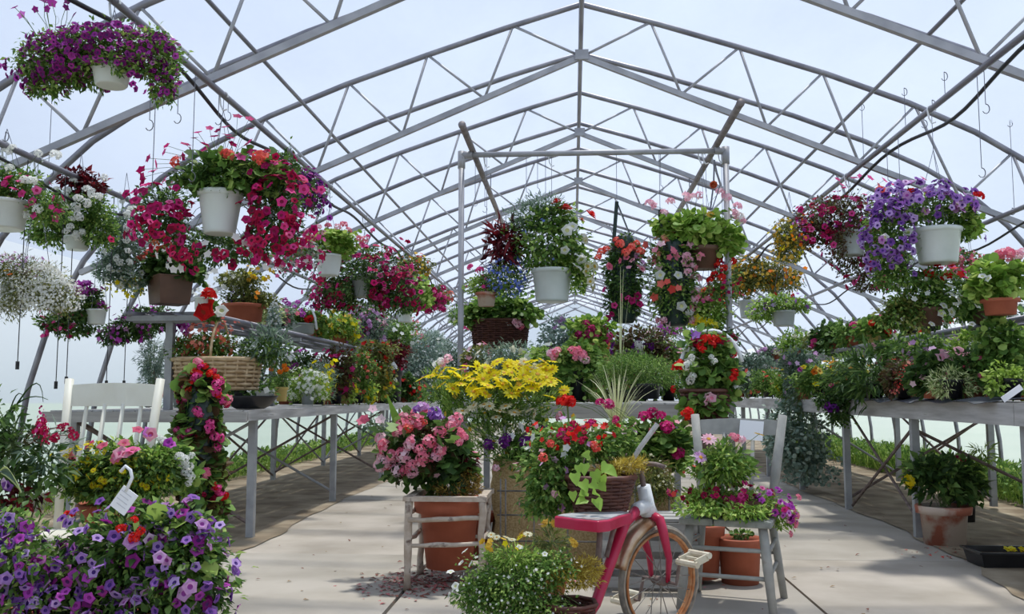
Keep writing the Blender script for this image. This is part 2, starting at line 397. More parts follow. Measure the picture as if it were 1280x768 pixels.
def hanger(parent, top_c, rt, apex, ztop, m_hook=True, chain=M_wire):
    mb = MB()
    for k in range(3):
        a = 2 * PI * k / 3 + .5; mb.tube([top_c + Vector((rt * math.cos(a), rt * math.sin(a), 0)), apex], .002, 4)
    mb.build('hanger_wires', chain, parent)
    if ztop > apex.z + .02:
        mb = MB(); mb.tube([apex, Vector((apex.x, apex.y, ztop))], .0022, 4); mb.build('hanging_wire', M_wire, parent)
    if m_hook:
        mb = MB(); z = ztop
        pts = [Vector((apex.x + .028 * math.cos(t), apex.y, z + .028 * math.sin(t))) for t in np.linspace(-.3, PI + .2, 9)]
        pts += [Vector((apex.x - .02, apex.y, z - .06)), Vector((apex.x, apex.y, z - .10)), Vector((apex.x + .025, apex.y, z - .09))]
        mb.tube(pts, .006, 6); mb.build('hook', M_hook, parent)
POTM = dict(white=M_pot, grey=M_potg, clay=M_clay, old=M_oldclay, brown=M_brownpot, yellow=M_yelpot, black=M_black)
def front_of(q, bl, Y):
    best = Y + random.uniform(-.05, .03)
    for b in bl:
        dn = ((q[0] - b[0]) / (b[2] * 1.05)) ** 2 + ((q[1] - b[1]) / (b[3] * 1.05)) ** 2
        if dn < 1:
            dy = b[4] if len(b) > 4 else 0; k = mpp(Y + dy); rx, rz = b[2] * k, b[3] * k; ry = min(rx, max(rz, rx * .6)) * .95
            best = min(best, Y + dy - ry * 1.0 * math.sqrt(1 - dn) - .01)
    return best
PURLX = {}
def snap(px, py, xp):
    d = ray(px, py); return xp * d.y / d.x
def plant(name, label, Y, bl, leaf=('green', 'oval', .035), dens=1.5, fl=(), pot=None, hang=None, group=None, cat='plant', droop=.25, extra=None, lo=.22, stemn=25, tail=.08, low=-.9):
    """bl: masses of leaves (px, py, rx, rz, dY); fl: (kind, colour, diameter, count or list of pixels, masses or None, stems)
    pot: (px, y_rim, y_base, half_rim, half_base, material, style)"""
    if hang:
        hx, hy = (pot[0], pot[1]) if pot else (bl[0][0], bl[0][1]); xp = {ZA: 2.40, ZC: 3.53}.get(hang[1])
        sd = -1 if hx < 700 else 1
        if xp: Y = snap(hx, hy, RX + sd * xp)
        elif abs(Y - 9.2) > .01: Y = 8.52
    B = world_blobs(bl, Y); leafs = leaf if isinstance(leaf, list) else [leaf]
    if pot:
        k = mpp(Y); top = P(pot[0], pot[1], Y); base = P(pot[0], pot[2], Y); base.x = top.x; h = top.z - base.z
    else:
        c = B[0]; base = Vector(c[0]) - Vector((0, 0, c[3])); top = Vector(c[0]); h = 0
    t = thing(name, base, label, cat, group)
    if pot:
        rt, rb = pot[3] * k, pot[4] * k; st = pot[6] if len(pot) > 6 else 'plastic'
        o = pot_mesh(base, rt, rb, h, st).build('pot', POTM[pot[5]], t, smooth=False)
        if st != 'box':
            o.data.polygons.foreach_set('use_smooth', [len(p.vertices) == 4 for p in o.data.polygons])
        else: o.rotation_euler = (0, 0, 0)
        mb = MB(); mb.lathe([(rt * .9, 0), (rt * .5, .01), (.01, .015)], (base.x, base.y, base.z + h * .86), 16 if st != 'box' else 4, close=False); mb.build('soil', M_soil, t)
        if hang:
            apex = Vector((base.x, base.y, top.z + hang[0])); hanger(t, top, rt * .97, apex, hang[1])
    elif hang:
        apex = Vector((base.x, base.y, top.z + B[0][3] + hang[0])); hanger(t, top, B[0][1] * .5, apex, hang[1])
    for li, lf in enumerate(leafs):
        bs = B if len(lf) < 4 else world_blobs(lf[3], Y)
        area = sum(4 * PI * b[1] * b[3] for b in bs); n = int(min(9000, DENS * dens * area / (lf[2] ** 2 * (.5 if lf[1] != 'narrow' else .28)) * .8))
        p, d = blob_points(bs, n, lo=lo, low=low, tail=tail)
        if pot:       # leaves keep out of the pot itself
            rr = np.hypot(p[:, 0] - base.x, p[:, 1] - base.y); zt = (p[:, 2] - base.z) / max(h, 1e-3)
            keep = ~((zt > -.1) & (zt < .93) & (rr < (rb + (rt - rb) * np.clip(zt, 0, 1)) * 1.12)) & ~((zt < .7) & (p[:, 1] < base.y) & (np.abs(p[:, 0] - base.x) < rt * .6) & (zt > -.3))
            p, d = p[keep], d[keep]
        m = len(p); dr = nrm(d * np.array([1, 1, .8]) + RNG.normal(size=(m, 3)) * .55 + np.array([0, 0, -droop])); up = nrm(RNG.normal(size=(m, 3)) * .5 + d * .5 + np.array([0, 0, .8]))
        leaves('foliage', p, dr, up, lf[2] * RNG.uniform(.6, 1.25, m), lf[1], leafmat(lf[0]), t)
    if stemn:
        p, d = blob_points(B, stemn, lo=.6); add_stems(t, [top + Vector((random.gauss(0, .02), random.gauss(0, .02), -.01)) if h else Vector(B[0][0]) for _ in p], p)
    allb = list(bl) + [b for lf in leafs if len(lf) > 3 for b in lf[3]]
    for f in fl:
        kind, col, diam, cnt = f[:4]; area_b = f[4] if len(f) > 4 and f[4] else None; st = f[5] if len(f) > 5 else False
        if isinstance(cnt, int) and cnt >= 55 and kind in ('petunia', 'five'):
            diam *= .80
            if cnt < 300: cnt = min(290, int(cnt * 1.45))
        if isinstance(cnt, (list, tuple)):
            p = np.array([tuple(P(q[0], q[1], front_of(q, allb, Y))) for q in cnt]); cc = np.array(B[0][0]); d = nrm(p - cc + np.array([0, -.15, .12]))
        else:
            bs = world_blobs(area_b, Y) if area_b else B
            p, d = blob_points(bs, cnt, lo=.9, hi=1.12, low=-.75, front=.55, tail=.05)
            if pot:
                keep = ~((p[:, 2] < top.z - .02) & (p[:, 2] > base.z - .3 * h) & (np.abs(p[:, 0] - base.x) < rt * 1.05) & (p[:, 1] < base.y + rt))
                p, d = p[keep], d[keep]
        d = nrm(d + np.array([0, -.15, .25]))
        if st == 3: d = nrm(d * .35 + np.array([0, -.5, 1.0]))
        put_flowers(t, p, d, kind, col, diam, Y)
        if st: 
            cc = Vector(B[0][0]); add_stems(t, [cc + (Vector(q) - cc) * .35 for q in p], p, .0018, M_brownstem if st == 2 else M_stem, 'flower_stem')
    if extra: extra(t, base, top)
    return t
# ================================================================== the greenhouse
RX = .10                                    # the ridge stands 10 cm to the right of the camera
Y0, Y1 = -3.0, 35.0
PROF = [(0, 4.58), (.7, 4.37), (1.4, 4.14), (2.15, 3.88), (2.85, 3.60), (3.4, 3.33), (3.85, 3.04), (4.2, 2.72), (4.55, 2.28), (4.85, 1.70), (5.02, 1.10), (5.10, .5), (5.12, 0)]
def bow_z(u):
    u = abs(u)
    for (a, z), (b, w) in zip(PROF, PROF[1:]):
        if a <= u <= b: return z + (w - z) * (u - a) / (b - a)
    return 0
chord_z = lambda u: 4.09 - .42 * abs(u)

# translucent film: half of the light passes straight, half glows
def film(name='greenhouse_film', lo=.46, hi=.62, tc_=(.42, .49, .62, 1)):
    m, nt, out = nodes(name)
    t = nt.nodes.new('ShaderNodeTexCoord'); n = nt.nodes.new('ShaderNodeTexNoise'); n.inputs['Scale'].default_value = .9; n.inputs['Detail'].default_value = 5
    mp = nt.nodes.new('ShaderNodeMapping'); mp.inputs['Scale'].default_value = (1.2, .5, 1.2); nt.links.new(t.outputs['Object'], mp.inputs[0]); nt.links.new(mp.outputs[0], n.inputs[0])
    r = nt.nodes.new('ShaderNodeMapRange'); r.inputs['From Min'].default_value = .3; r.inputs['From Max'].default_value = .7; r.inputs['To Min'].default_value = lo; r.inputs['To Max'].default_value = hi
    nt.links.new(n.outputs[0], r.inputs[0])
    tp = nt.nodes.new('ShaderNodeBsdfTransparent'); tp.inputs[0].default_value = (.82, .87, .95, 1)
    tl = nt.nodes.new('ShaderNodeBsdfTranslucent'); tl.inputs[0].default_value = tc_
    df = nt.nodes.new('ShaderNodeBsdfDiffuse'); df.inputs[0].default_value = (.62, .67, .74, 1)
    a = nt.nodes.new('ShaderNodeMixShader'); a.inputs[0].default_value = .25; nt.links.new(tl.outputs[0], a.inputs[1]); nt.links.new(df.outputs[0], a.inputs[2])
    b = nt.nodes.new('ShaderNodeMixShader'); nt.links.new(r.outputs[0], b.inputs[0]); nt.links.new(tp.outputs[0], b.inputs[1]); nt.links.new(a.outputs[0], b.inputs[2])
    nt.links.new(b.outputs[0], out.inputs[0]); return m
M_film = film(); M_filmw = film('wall_film', .62, .76, (.64, .69, .78, 1))
M_pipe = mat('galvanised_pipe', (.19, .185, .215), (.29, .285, .315), rough=.45, metal=.55, scale=6, stretch=(1, .3, 1))
M_pipel = mat('painted_grey_pipe', (.42, .415, .44), (.31, .31, .335), rough=.5, metal=.25, scale=6)
M_hose = mat('black_hose', (.02, .02, .022), rough=.5)
def skin(name, prof, sgn):
    mb = MB(); ys = np.linspace(Y0, Y1, 32); k = len(prof)
    vs = [(RX + sgn * (u + .035 * (1 if u > 3 else .4)), y, z + (.045 if u < 4.3 else 0)) for y in ys for u, z in prof]
    mb.add(vs, [(i * k + j, i * k + j + 1, (i + 1) * k + j + 1, (i + 1) * k + j) for i in range(len(ys) - 1) for j in range(k - 1)])
    return mb
cb = skin('ceiling', PROF[:9], 1); c2 = skin('ceiling', PROF[:9], -1); cb.add(c2.v, c2.f); tag(cb.build('ceiling', M_film, smooth=True), 'translucent white film stretched over the arched roof', kind='structure')
for sgn, nm in ((-1, 'wall_left'), (1, 'wall_right')):
    tag(skin(nm, PROF[8:], sgn).build(nm, M_filmw, smooth=True), kind='structure')
for y, nm in ((Y1, 'wall_back'), (Y0, 'wall_front')):
    mb = MB(); pr = [(RX - u, y, z) for u, z in PROF] + [(RX + u, y, z) for u, z in PROF[::-1]]
    mb.add(pr, [tuple(range(len(pr)))]); tag(mb.build(nm, M_film), kind='structure')
# boards along the foot of the film
M_board = mat('weathered_board', (.30, .29, .27), (.42, .41, .39), rough=.8, scale=8, stretch=(8, .6, 8), bump=.15)
for sgn, nm in ((-1, 'baseboard_left'), (1, 'baseboard_right')):
    mb = MB(); mb.box((RX + sgn * 5.09, (Y0 + Y1) / 2, .06), (.04, Y1 - Y0, .16)); tag(mb.build(nm, M_board), kind='structure')

# arches and trusses
def bow_mb(y, r=.027):
    mb = MB(); pts = [(RX - u, y, z) for u, z in PROF[::-1]] + [(RX + u, y, z) for u, z in PROF[1:]]
    mb.tube([p for p in pts[:12]] + pts[12:], r, 8); return mb
proto_bow = proto_truss = None
UC = [0, .88, 1.62, 2.40, 3.25, 3.95]; UB = [.62, 1.40, 2.12, 2.90, 3.70]
k = 0
order = ['first', 'second', 'third', 'fourth', 'fifth', 'sixth', 'seventh', 'eighth', 'ninth', 'tenth', 'eleventh', 'twelfth', 'thirteenth']
for i, y in enumerate(np.arange(1.95, 34.8, 1.22)):
    y = float(y); is_t = (i % 2 == 1)
    t = thing('roof_truss' if is_t else 'roof_arch', (RX, y, 0), kind='structure')
    src = proto_truss if is_t else proto_bow
    if src:
        for ch in src.children:
            c = ch.copy(); COL.objects.link(c); c.parent = t
        continue
    bow_mb(y).build('arch_pipe', M_pipe, t, smooth=True)
    if is_t:
        for s in (-1, 1):
            mb = MB(); mb.beam((RX, y, chord_z(0)), (RX + s * 4.58, y, chord_z(4.58)), .042, .048); mb.build('bottom_chord', M_pipel, t)
            seq = []
            for a, b in zip(UC, UB): seq += [(a, 0), (b, 1)]
            seq.append((UC[5], 0))
            for (u, f), (v, g) in zip(seq, seq[1:]):
                mb = MB(); z1 = bow_z(u) if f else chord_z(u); z2 = bow_z(v) if g else chord_z(v)
                mb.tube([(RX + s * u, y, z1), (RX + s * v, y, z2)], .0125, 6); mb.build('web_strut', M_pipel, t, smooth=True)
        mb = MB(); mb.box((RX, y - .03, chord_z(0) + .01), (.12, .012, .09)); mb.build('gusset_plate', M_pipel, t)
        proto_truss = t
    else: proto_bow = t
def purlin(u, z, r, m=M_pipe):
    mb = MB(); mb.tube([(RX + u, y, z) for y in np.linspace(Y0, Y1, 14)], r, 8); return tag(mb.build('roof_purlin', m, smooth=True), kind='structure')
purlin(0, 4.58 - .05, .024)
for s in (-1, 1):
    purlin(s * 2.52, bow_z(2.52) - .045, .017); purlin(s * 2.40, chord_z(2.4) - .045, .022); purlin(s * 3.53, chord_z(3.53) - .045, .022)
# black water hoses looping under the purlins
for s, off in ((-1, .05), (1, -.05)):
    mb = MB(); pts = []; x = RX + s * 2.40
    for y in np.arange(2.0, 26, .2):
        ph = (y % 2.44) / 2.44; sag = (.02 + .10 * math.sin(PI * ph) ** 2) * (1 if y < 16 else .5)
        pts.append((x + s * (.05 + .03 * math.sin(y * 2.1)), y, chord_z(2.4) - .06 - sag))
    mb.tube(pts, .013, 6); tag(mb.build('water_hose', M_hose, smooth=True), f"black water hose sagging along the {'left' if s < 0 else 'right'} roof pipe above the hanging baskets", 'hose')
for (x, y0, z) in ((RX - 3.53, 3, 2.50), (RX + 3.53, 3, 2.50)):
    mb = MB(); mb.tube([(x + .04, yy, z - .03 - .10 * math.sin(PI * ((yy % 2.44) / 2.44)) ** 2) for yy in np.arange(y0, 22, .22)], .010, 6)
    tag(mb.build('water_hose', M_hose, smooth=True), f"thin black hose under the outer {'left' if x < 0 else 'right'} roof pipe near the film wall", 'hose')

# ground
def dirt():
    m = mat('dirt_ground', (.17, .125, .08), (.34, .28, .20), rough=.95, scale=3.0, detail=8, bump=.3, c3=(.44, .38, .29)); return m
mb = MB(); mb.box(((RX), 16, -.06), (10.5, 40, .08)); fl = mb.build('floor', dirt()); tag(fl, kind='structure')
M_conc = mat('worn_concrete', (.42, .38, .33), (.30, .27, .225), rough=.9, scale=1.6, detail=9, bump=.08, c3=(.20, .175, .14), sharp=(.35, .68))
M_conc2 = mat('dusty_concrete', (.45, .40, .345), (.33, .29, .24), rough=.9, scale=2.1, detail=9, bump=.08, c3=(.32, .27, .22))
cols = [(-2.36, -.92), (-.905, 1.205), (1.22, 2.62)]
ci = 0
for a, b in cols:
    ys = [-2.9, .2, 3.1, 6.15, 9.3, 12.4, 15.5, 18.6, 21.7, 26, 30, 34.5]
    for y, w in zip(ys, ys[1:]):
        dz = random.uniform(-.004, .004); g = .008
        mb = MB(); mb.box(((a + b) / 2, (y + w) / 2, -.012 + dz), (b - a - g, w - y - g, .03)); mb.build('concrete_slab', M_conc if (ci * 7) % 3 else M_conc2, fl); ci += 1
mb = MB(); mb.box((0, 30, -.16), (300, 220, .1)); tag(mb.build('ground', mat('meadow', (.30, .38, .26), (.40, .46, .34), rough=1, scale=.4)), 'green meadow outside the film walls', kind='structure')
# dirt spilling over the slab edges
for s_, xe, wv in ((1, 2.62, .34), (-1, 2.36, .26)):
    mb = MB(); vs = []; ys = np.arange(1.0, 22, .18); x_in = []
    for i, y in enumerate(ys): x_in.append(xe - .03 - wv * (.5 + .28 * math.sin(y * 1.3 + s_) + .22 * math.sin(y * 3.7 + 1) + .12 * math.sin(y * 9.1)) * (.6 + .4 * math.sin(y * .5)))
    for x, y in zip(x_in, ys): vs += [(s_ * x, y, .0065), (s_ * (xe + .12), y, .009)]
    mb.add(vs, [(2 * i, 2 * i + 1, 2 * i + 3, 2 * i + 2) for i in range(len(ys) - 1)]); tag(mb.build('dirt', dirt()), f"brown dirt washed over the concrete edge along the {'right' if s_ > 0 else 'left'} bench", 'dirt', kind='stuff')
# fallen petals and leaf litter
def litter(name, cx, cy, sx, sy, n, cols_, sz, label):
    t = thing(name, (cx, cy, .01), label, 'litter', kind='stuff')
    for c in cols_:
        k = n // len(cols_); p = np.stack([RNG.normal(cx, sx, k), RNG.normal(cy, sy, k), RNG.uniform(.006, .012, k)], 1)
        leaves('fallen_petals', p, RNG.normal(size=(k, 3)) * [1, 1, .1], np.tile([0, 0, 1.], (k, 1)) + RNG.normal(size=(k, 3)) * .15, sz * RNG.uniform(.5, 1.3, k), 'oval', c, t)
g = G(530, 728); litter('fallen_petals', g.x + .02, g.y, .16, .22, 500, [mat('dead_leaf', (.20, .05, .03), (.12, .04, .02)), mat('dead_petal', (.42, .12, .12))], .035, 'dark red fallen petals and leaves around the twig stool')
g = G(800, 722); litter('fallen_petals', g.x, g.y + .3, .25, .25, 200, [petmat('coral'), petmat('pink')], .03, 'pink fallen petals on the concrete behind the tricycle wheel')
g = G(1190, 690); litter('fallen_petals', g.x, g.y - .1, .25, .12, 60, [petmat('red'), mat('dead_leaf', (.2, .05, .03))], .03, 'few red petals beside the whitened flowerpot')
litter('scattered_leaves', 0, 6, 2.0, 2.6, 260, [mat('dry_leaf', (.24, .16, .08)), mat('dead_leaf', (.2, .05, .03))], .03, 'dry leaves scattered thinly over the concrete')
# weeds along both film walls
def weeds(x0, x1, y0, y1, n, h, name, label):
    p = np.stack([RNG.uniform(x0, x1, n), RNG.uniform(y0, y1, n), np.full(n, .0)], 1); d = RNG.normal(size=(n, 3)) * [.3, .3, .1] + [0, 0, 1]
    clump = .45 + .55 * np.abs(np.sin(p[:, 1] * 1.3) * np.cos(p[:, 1] * .47))
    t = thing(name, ((x0 + x1) / 2, (y0 + y1) / 2, 0), label, 'weeds', kind='stuff')
    leaves('grass', p, d, RNG.normal(size=(n, 3)), h * RNG.uniform(.4, 1.1, n) * clump, 'grass', leafmat('light'), t)
    n2 = n; p = np.stack([RNG.uniform(x0, x1, n2), RNG.uniform(y0, y1, n2), RNG.uniform(.02, 1, n2) * h * .7], 1)
    leaves('grass', p, RNG.normal(size=(n2, 3)) + [0, 0, .4], RNG.normal(size=(n2, 3)) + [0, 0, 1], RNG.uniform(.04, .09, n2), 'oval', leafmat('green'), t)
weeds(4.3, 4.85, 5.5, 20, 16000, .46, 'grass_weeds', 'lush green weeds growing along the right film wall under the bench')
weeds(-4.75, -4.3, 8, 26, 9000, .34, 'grass_weeds', 'low green weeds along the left film wall beyond the bench')

# ================================================================== benches
M_plank = mat('grey_weathered_plank', (.36, .35, .34), (.52, .51, .50), rough=.85, scale=5, stretch=(6, .5, 6), bump=.2, c3=(.25, .24, .23))
M_plankx = mat('grey_weathered_crossplank', (.30, .29, .28), (.44, .43, .41), rough=.85, scale=5, stretch=(.5, 6, 6), bump=.2)
M_leg = mat('grey_painted_steel', (.30, .31, .33), (.40, .41, .42), rough=.55, metal=.2, scale=9)
M_rust = mat('rusty_angle_iron', (.14, .10, .09), (.26, .20, .18), rough=.8, metal=.2, scale=20)
def bench(name, label, xf, xb, y0, y1, ztop, legs_f, legs_b, fh=.10, zf=None, brace=True):
    s = 1 if xb > xf else -1
    t = thing(name, (xf, y0, 0), label, 'bench')
    # front boards, butted end to end
    ys = [y0] + [l for l in legs_f[1::2] if l < y1 - .5] + [y1]
    for a, b in zip(ys, ys[1:]):
        mb = MB(); mb.box((xf, (a + b) / 2, ztop - fh / 2), (.035, b - a - .006, fh)); mb.build('front_board', M_plank, t)
    mb = MB(); mb.box(((xf + xb) / 2, y0 - .02, ztop - fh / 2 - .01), (abs(xb - xf) + .03, .035, fh)); mb.build('end_board', M_plankx, t)
    w = .145; x = min(xf, xb) + .02; hi = max(xf, xb) - .02; n = int((hi - x) / (w + .01)); w = (hi - x) / n
    for i in range(n):
        mb = MB(); mb.box((x + w * (i + .5), (y0 + y1) / 2, ztop - .013), (w - .012, y1 - y0, .024)); mb.build('plank', M_plank, t)
    for ly in legs_f:
        mb = MB(); mb.beam((xf + s * .05, ly, 0), (xf + s * .05, ly, ztop - .03), .055, .055); mb.build('leg', M_leg, t)
    for ly in legs_b:
        mb = MB(); mb.beam((xb - s * .05, ly, 0), (xb - s * .05, ly, ztop - .03), .055, .055); mb.build('leg', M_leg, t)
    if brace:
        for a, b in brace:
            mb = MB(); mb.tube([(a[0], a[1], a[2]), (b[0], b[1], b[2])], .013, 6); mb.build('brace', M_rust if len(t.children) % 3 else M_leg, t)
    return t
LF = [6.8, 9.15, 11.5, 13.85, 16.2, 18.6]; LX, LB = -2.34, -3.82
br = []
for a, b in zip(LF, LF[1:]):
    br += [((LB + .05, a, .88), (LB + .05, b, .05)), ((LB + .05, a, .05), (LB + .05, b, .88))]
for a in LF[:4]: br += [((LX - .05, a, .86), (LB + .05, a, .08)), ((LX - .05, a, .1), (LB + .05, a, .86))]
bench('plant_bench', 'long grey wooden bench on steel legs down the left side, crowded with pots', LX, LB, 6.5, 20, .945, LF, LF, .075, brace=br[:10] + br[10:])
RFY = [3.66, 5.4, 7.13, 8.87, 10.6, 12.35, 14.1, 15.8, 17.5]; RBY = [5.5, 7.35, 9.2, 11.76, 14, 15.8, 17.5]
XF, XB = 2.50, 4.05
br = [((XF + .08, 8.87, .03), (XF + .08, 7.13, .86)), ((XF + .11, 8.87, .86), (XF + .11, 7.13, .03)), ((XF + .08, 12.35, .03), (XF + .08, 10.6, .86)), ((XF + .1, 12.35, .86), (XF + .1, 10.6, .03)),
      ((XB - .05, 7.35, .05), (XB - .05, 5.5, .88)), ((XB - .08, 7.35, .88), (XB - .08, 5.5, .05)), ((XB - .05, 11.76, .05), (XB - .05, 9.2, .88)), ((XB - .08, 11.76, .88), (XB - .08, 9.2, .05)),
      ((XF + .05, 10.6, .86), (XB - .05, 11.76, .1)), ((XF + .05, 7.13, .80), (XB - .05, 7.35, .1)), ((XF + .05, 8.87, .1), (XB - .05, 9.2, .86)), ((XF + .05, 5.4, .86), (XB - .05, 5.5, .1))]
bench('plant_bench', 'long grey wooden bench down the right side with a wide front board', XF, XB, 3.2, 19.0, 1.01, RFY, RBY, .13, brace=br)
bench('plant_bench', 'short grey bench in the middle behind the burlap planter', 1.0, -.85, 6.6, 11.5, 1.0, [6.75, 8.6, 10.9], [6.75, 8.6, 10.9], .10, brace=[((-.8, 6.75, .1), (.95, 6.75, .85)), ((-.8, 6.75, .85), (.95, 6.75, .1))])
# grey-black cloth lying over the edge of the right bench
mb = MB(); nx, ny = 5, 26; vs = []
for j in range(ny):
    y = 5.6 + 4.0 * j / (ny - 1)
    for i in range(nx):
        x = XF + .55 - .62 * i / (nx - 1); z = 1.022 + .012 * math.sin(j * 1.7 + i) * (i / 4)
        if i == nx - 1: z -= .012 + .02 * abs(math.sin(j * .9)); x -= .01 * math.sin(j * 2.2)
        vs.append((x, y, z + .01))
mb.add(vs, [(j * nx + i, j * nx + i + 1, (j + 1) * nx + i + 1, (j + 1) * nx + i) for j in range(ny - 1) for i in range(nx - 1)])
o = mb.build('ground_cloth', mat('dark_ground_cloth', (.06, .065, .08), (.12, .13, .15), rough=.5, scale=20)); tag(o, 'dark plastic cloth lapping over the right bench edge under the pots', 'cloth')
so = o.modifiers.new('thickness', 'SOLIDIFY'); so.thickness = .004

# shelves of pipe above the side benches
def pipe_shelf(label, x0, x1, y0, y1, z, posts, zb):
    t = thing('pipe_shelf', ((x0 + x1) / 2, y0, z), label, 'shelf')
    for x in (x0, x1):
        mb = MB(); mb.tube([(x, y0, z), (x, y1, z)], .024, 8); mb.build('rail', M_pipe, t, smooth=True)
    for x in (x0 + (x1 - x0) * .33, x0 + (x1 - x0) * .66):
        mb = MB(); mb.tube([(x, y0, z - .01), (x, y1, z - .01)], .012, 6); mb.build('rail', M_pipe, t, smooth=True)
    mb = MB(); mb.box(((x0 + x1) / 2, y0 + .04, z - .035), (abs(x1 - x0) + .05, .07, .04)); mb.build('end_bar', M_leg, t)
    mb = MB()
    for y in np.arange(y0 + .1, y1, .05): mb.beam((x0, y, z + .018), (x1, y, z + .018), .004, .004)
    mb.build('wire_grid', M_wire, t, stuff=True)
    for y in posts:
        xm = (x0 + x1) / 2
        mb = MB(); mb.beam((xm, y, zb), (xm, y, z - .04), .055, .055); mb.build('post', M_leg, t)
        mb = MB(); mb.box((xm, y, z - .045), (abs(x1 - x0) + .04, .04, .035)); mb.build('crossbar', M_leg, t)
pipe_shelf('pipe shelf above the left bench, its open pipe ends facing the aisle', -3.32, -2.78, 6.68, 19.0, 1.665, [6.8, 9.2, 11.6, 14.0, 16.5, 18.8], .945)
pipe_shelf('pipe shelf above the right bench carrying trailing plants', 3.05, 3.62, 4.6, 17.5, 1.57, [6.2, 8.7, 11.2, 13.8, 16.5], 1.01)

# pipe gantry in the middle
gy = 8.5; gl, gr = P(577, 194, gy), P(907, 194, gy); gz = gl.z
t = thing('pipe_gantry', ((gl.x + gr.x) / 2, gy, 0), 'tall goal-shaped frame of grey pipes standing over the middle plants', 'frame')
for x in (gl.x, gr.x):
    for y in (gy,):
        mb = MB(); mb.tube([(x, y, 0), (x, y, gz - .03)], .028, 10); mb.build('post', M_pipel, t, smooth=True)
        mb = MB(); mb.tube([(x, y, gz - .13), (x, y, gz + .035)], .036, 10); mb.tube([(x, y, gz), (x + (.1 if x < 0 else -.1), y, gz)], .036, 10); mb.build('pipe_fitting', M_pipel, t, smooth=True)
for y in (10.49, 12.93):
    for qx in (590, 896):
        xx = P(qx, 194, gy).x; mb = MB(); mb.tube([(xx, y, gz + .05), (xx, y, chord_z(xx - RX))], .006, 6); mb.build('hanger_rod', M_wire, t)
for y in (gy,):
    mb = MB(); mb.tube([(gl.x, y, gz), (gr.x, y, gz)], .026, 10); mb.build('crossbeam', M_pipel, t, smooth=True)
for px, py, qx, y0 in ((590, 163, 590, 7.7), (916, 135, 896, 7.25)):
    xx = P(qx, 194, gy).x
    mb = MB(); mb.tube([(xx, y0, gz + .055), (xx, 13.1, gz + .055)], .030, 12); mb.tube([(xx, y0 - .002, gz + .055), (xx, y0 + .05, gz + .055)], .033, 12); mb.build('lengthwise_pipe', mat('rusty_pipe', (.20, .17, .17), (.30, .27, .27), rough=.6, metal=.4, scale=9), t, smooth=True)
GX0, GX1, GZ = gl.x, gr.x, gz

# loose wires and hooks hanging from the roof pipes
def drip(px, py0, py1, Y, hook=True, i=[0]):
    a = P(px, py0, Y); b = P(px, py1, Y); mb = MB(); mb.tube([(a.x, Y, a.z), (a.x, Y, b.z)], .0035, 4)
    if hook: mb.tube([(a.x, Y, b.z)] + [(a.x + .03 * math.sin(q), Y, b.z - .05 + .03 * math.cos(q)) for q in np.linspace(0, 4, 7)], .004, 4)
    else: mb.tube([(a.x, Y, b.z - .03), (a.x, Y, b.z + .01)], .009, 6)
    return mb
HK = []
for px, a, b, Y in ((7, 0, 165, 4.4), (63, 100, 210, 4.9), (75, 100, 215, 5.0), (187, 110, 150, 5.2), (222, 60, 142, 5.3), (240, 0, 215, 5.4), (165, 0, 25, 4.6), (70, 0, 20, 4.4), (273, 70, 145, 5.6), (285, 85, 140, 5.8), (190, 150, 240, 6.0),
                    (594, 200, 250, 8.4), (606, 200, 258, 8.3), (658, 200, 240, 8.6), (672, 200, 235, 9.0), (682, 200, 242, 8.8), (826, 200, 232, 8.5), (1077, 0, 130, 6.3), (1130, 0, 110, 6.0), (1180, 0, 90, 5.6), (1232, 60, 130, 5.4), (1262, 0, 150, 5.2), (1155, 60, 150, 5.9), (1165, 60, 125, 5.8), (1227, 75, 210, 6.2), (1265, 60, 260, 6.0), (1110, 150, 225, 7.2), (1125, 150, 230, 7.0)):
    if 580 < px < 900: Y, zt = (8.5, GZ)
    else:
        xp = 2.40 if abs(px - 700) < 545 else 3.53; Y = snap(px, b, RX + (xp if px > 700 else -xp)); zt = chord_z(xp) - .07
        if not 2.5 < Y < 14: continue
    top = P(px, b, Y); m_ = MB(); x = top.x
    m_.tube([(x, Y, zt), (x, Y, top.z)], .0025, 4); m_.tube([(x, Y, top.z)] + [(x + .022 * math.sin(q), Y, top.z - .03 + .03 * math.cos(q)) for q in np.linspace(0, 4.2, 8)], .003, 4)
    HK.append((0 if 580 < px < 900 else (1 if px < 700 else 2) + (2 if xp > 3 else 0), px, Y, m_.build('wire_hook', M_wire)))
OD = ['first', 'second', 'third', 'fourth', 'fifth', 'sixth', 'seventh', 'eighth', 'ninth', 'tenth', 'eleventh', 'twelfth', 'thirteenth', 'fourteenth']
for gk in range(5):
    for i, h in enumerate(sorted([q for q in HK if q[0] == gk], key=lambda q: (q[1] if gk == 0 else q[2]))):
        wh = ['on the pipe gantry crossbeam, %s from its left post', 'on the left inner roof pipe, %s from the camera', 'on the right inner roof pipe, %s from the camera', 'on the left outer roof pipe, %s from the camera', 'on the right outer roof pipe, %s from the camera'][gk]
        tag(h[3], 'empty wire hook ' + wh % OD[i], 'hook', 'empty wire hooks hanging from the roof')
DL = [0]
for px, b in ((22, 452), (70, 477), (83, 471), (133, 476), (155, 476), (187, 474)):
    Y = snap(px, b, RX - 3.53); top = P(px, b, Y); mb = MB(); mb.tube([(top.x, Y, chord_z(3.53) - .07), (top.x, Y, top.z)], .0035, 4); mb.tube([(top.x, Y, top.z), (top.x, Y, top.z - .05)], .011, 6)
    tag(mb.build('drip_line', M_hose), 'weighted black drip line before the left film wall, %s from the left edge' % OD[DL[0]], 'drip line', 'drip lines before the left film wall'); DL[0] += 1

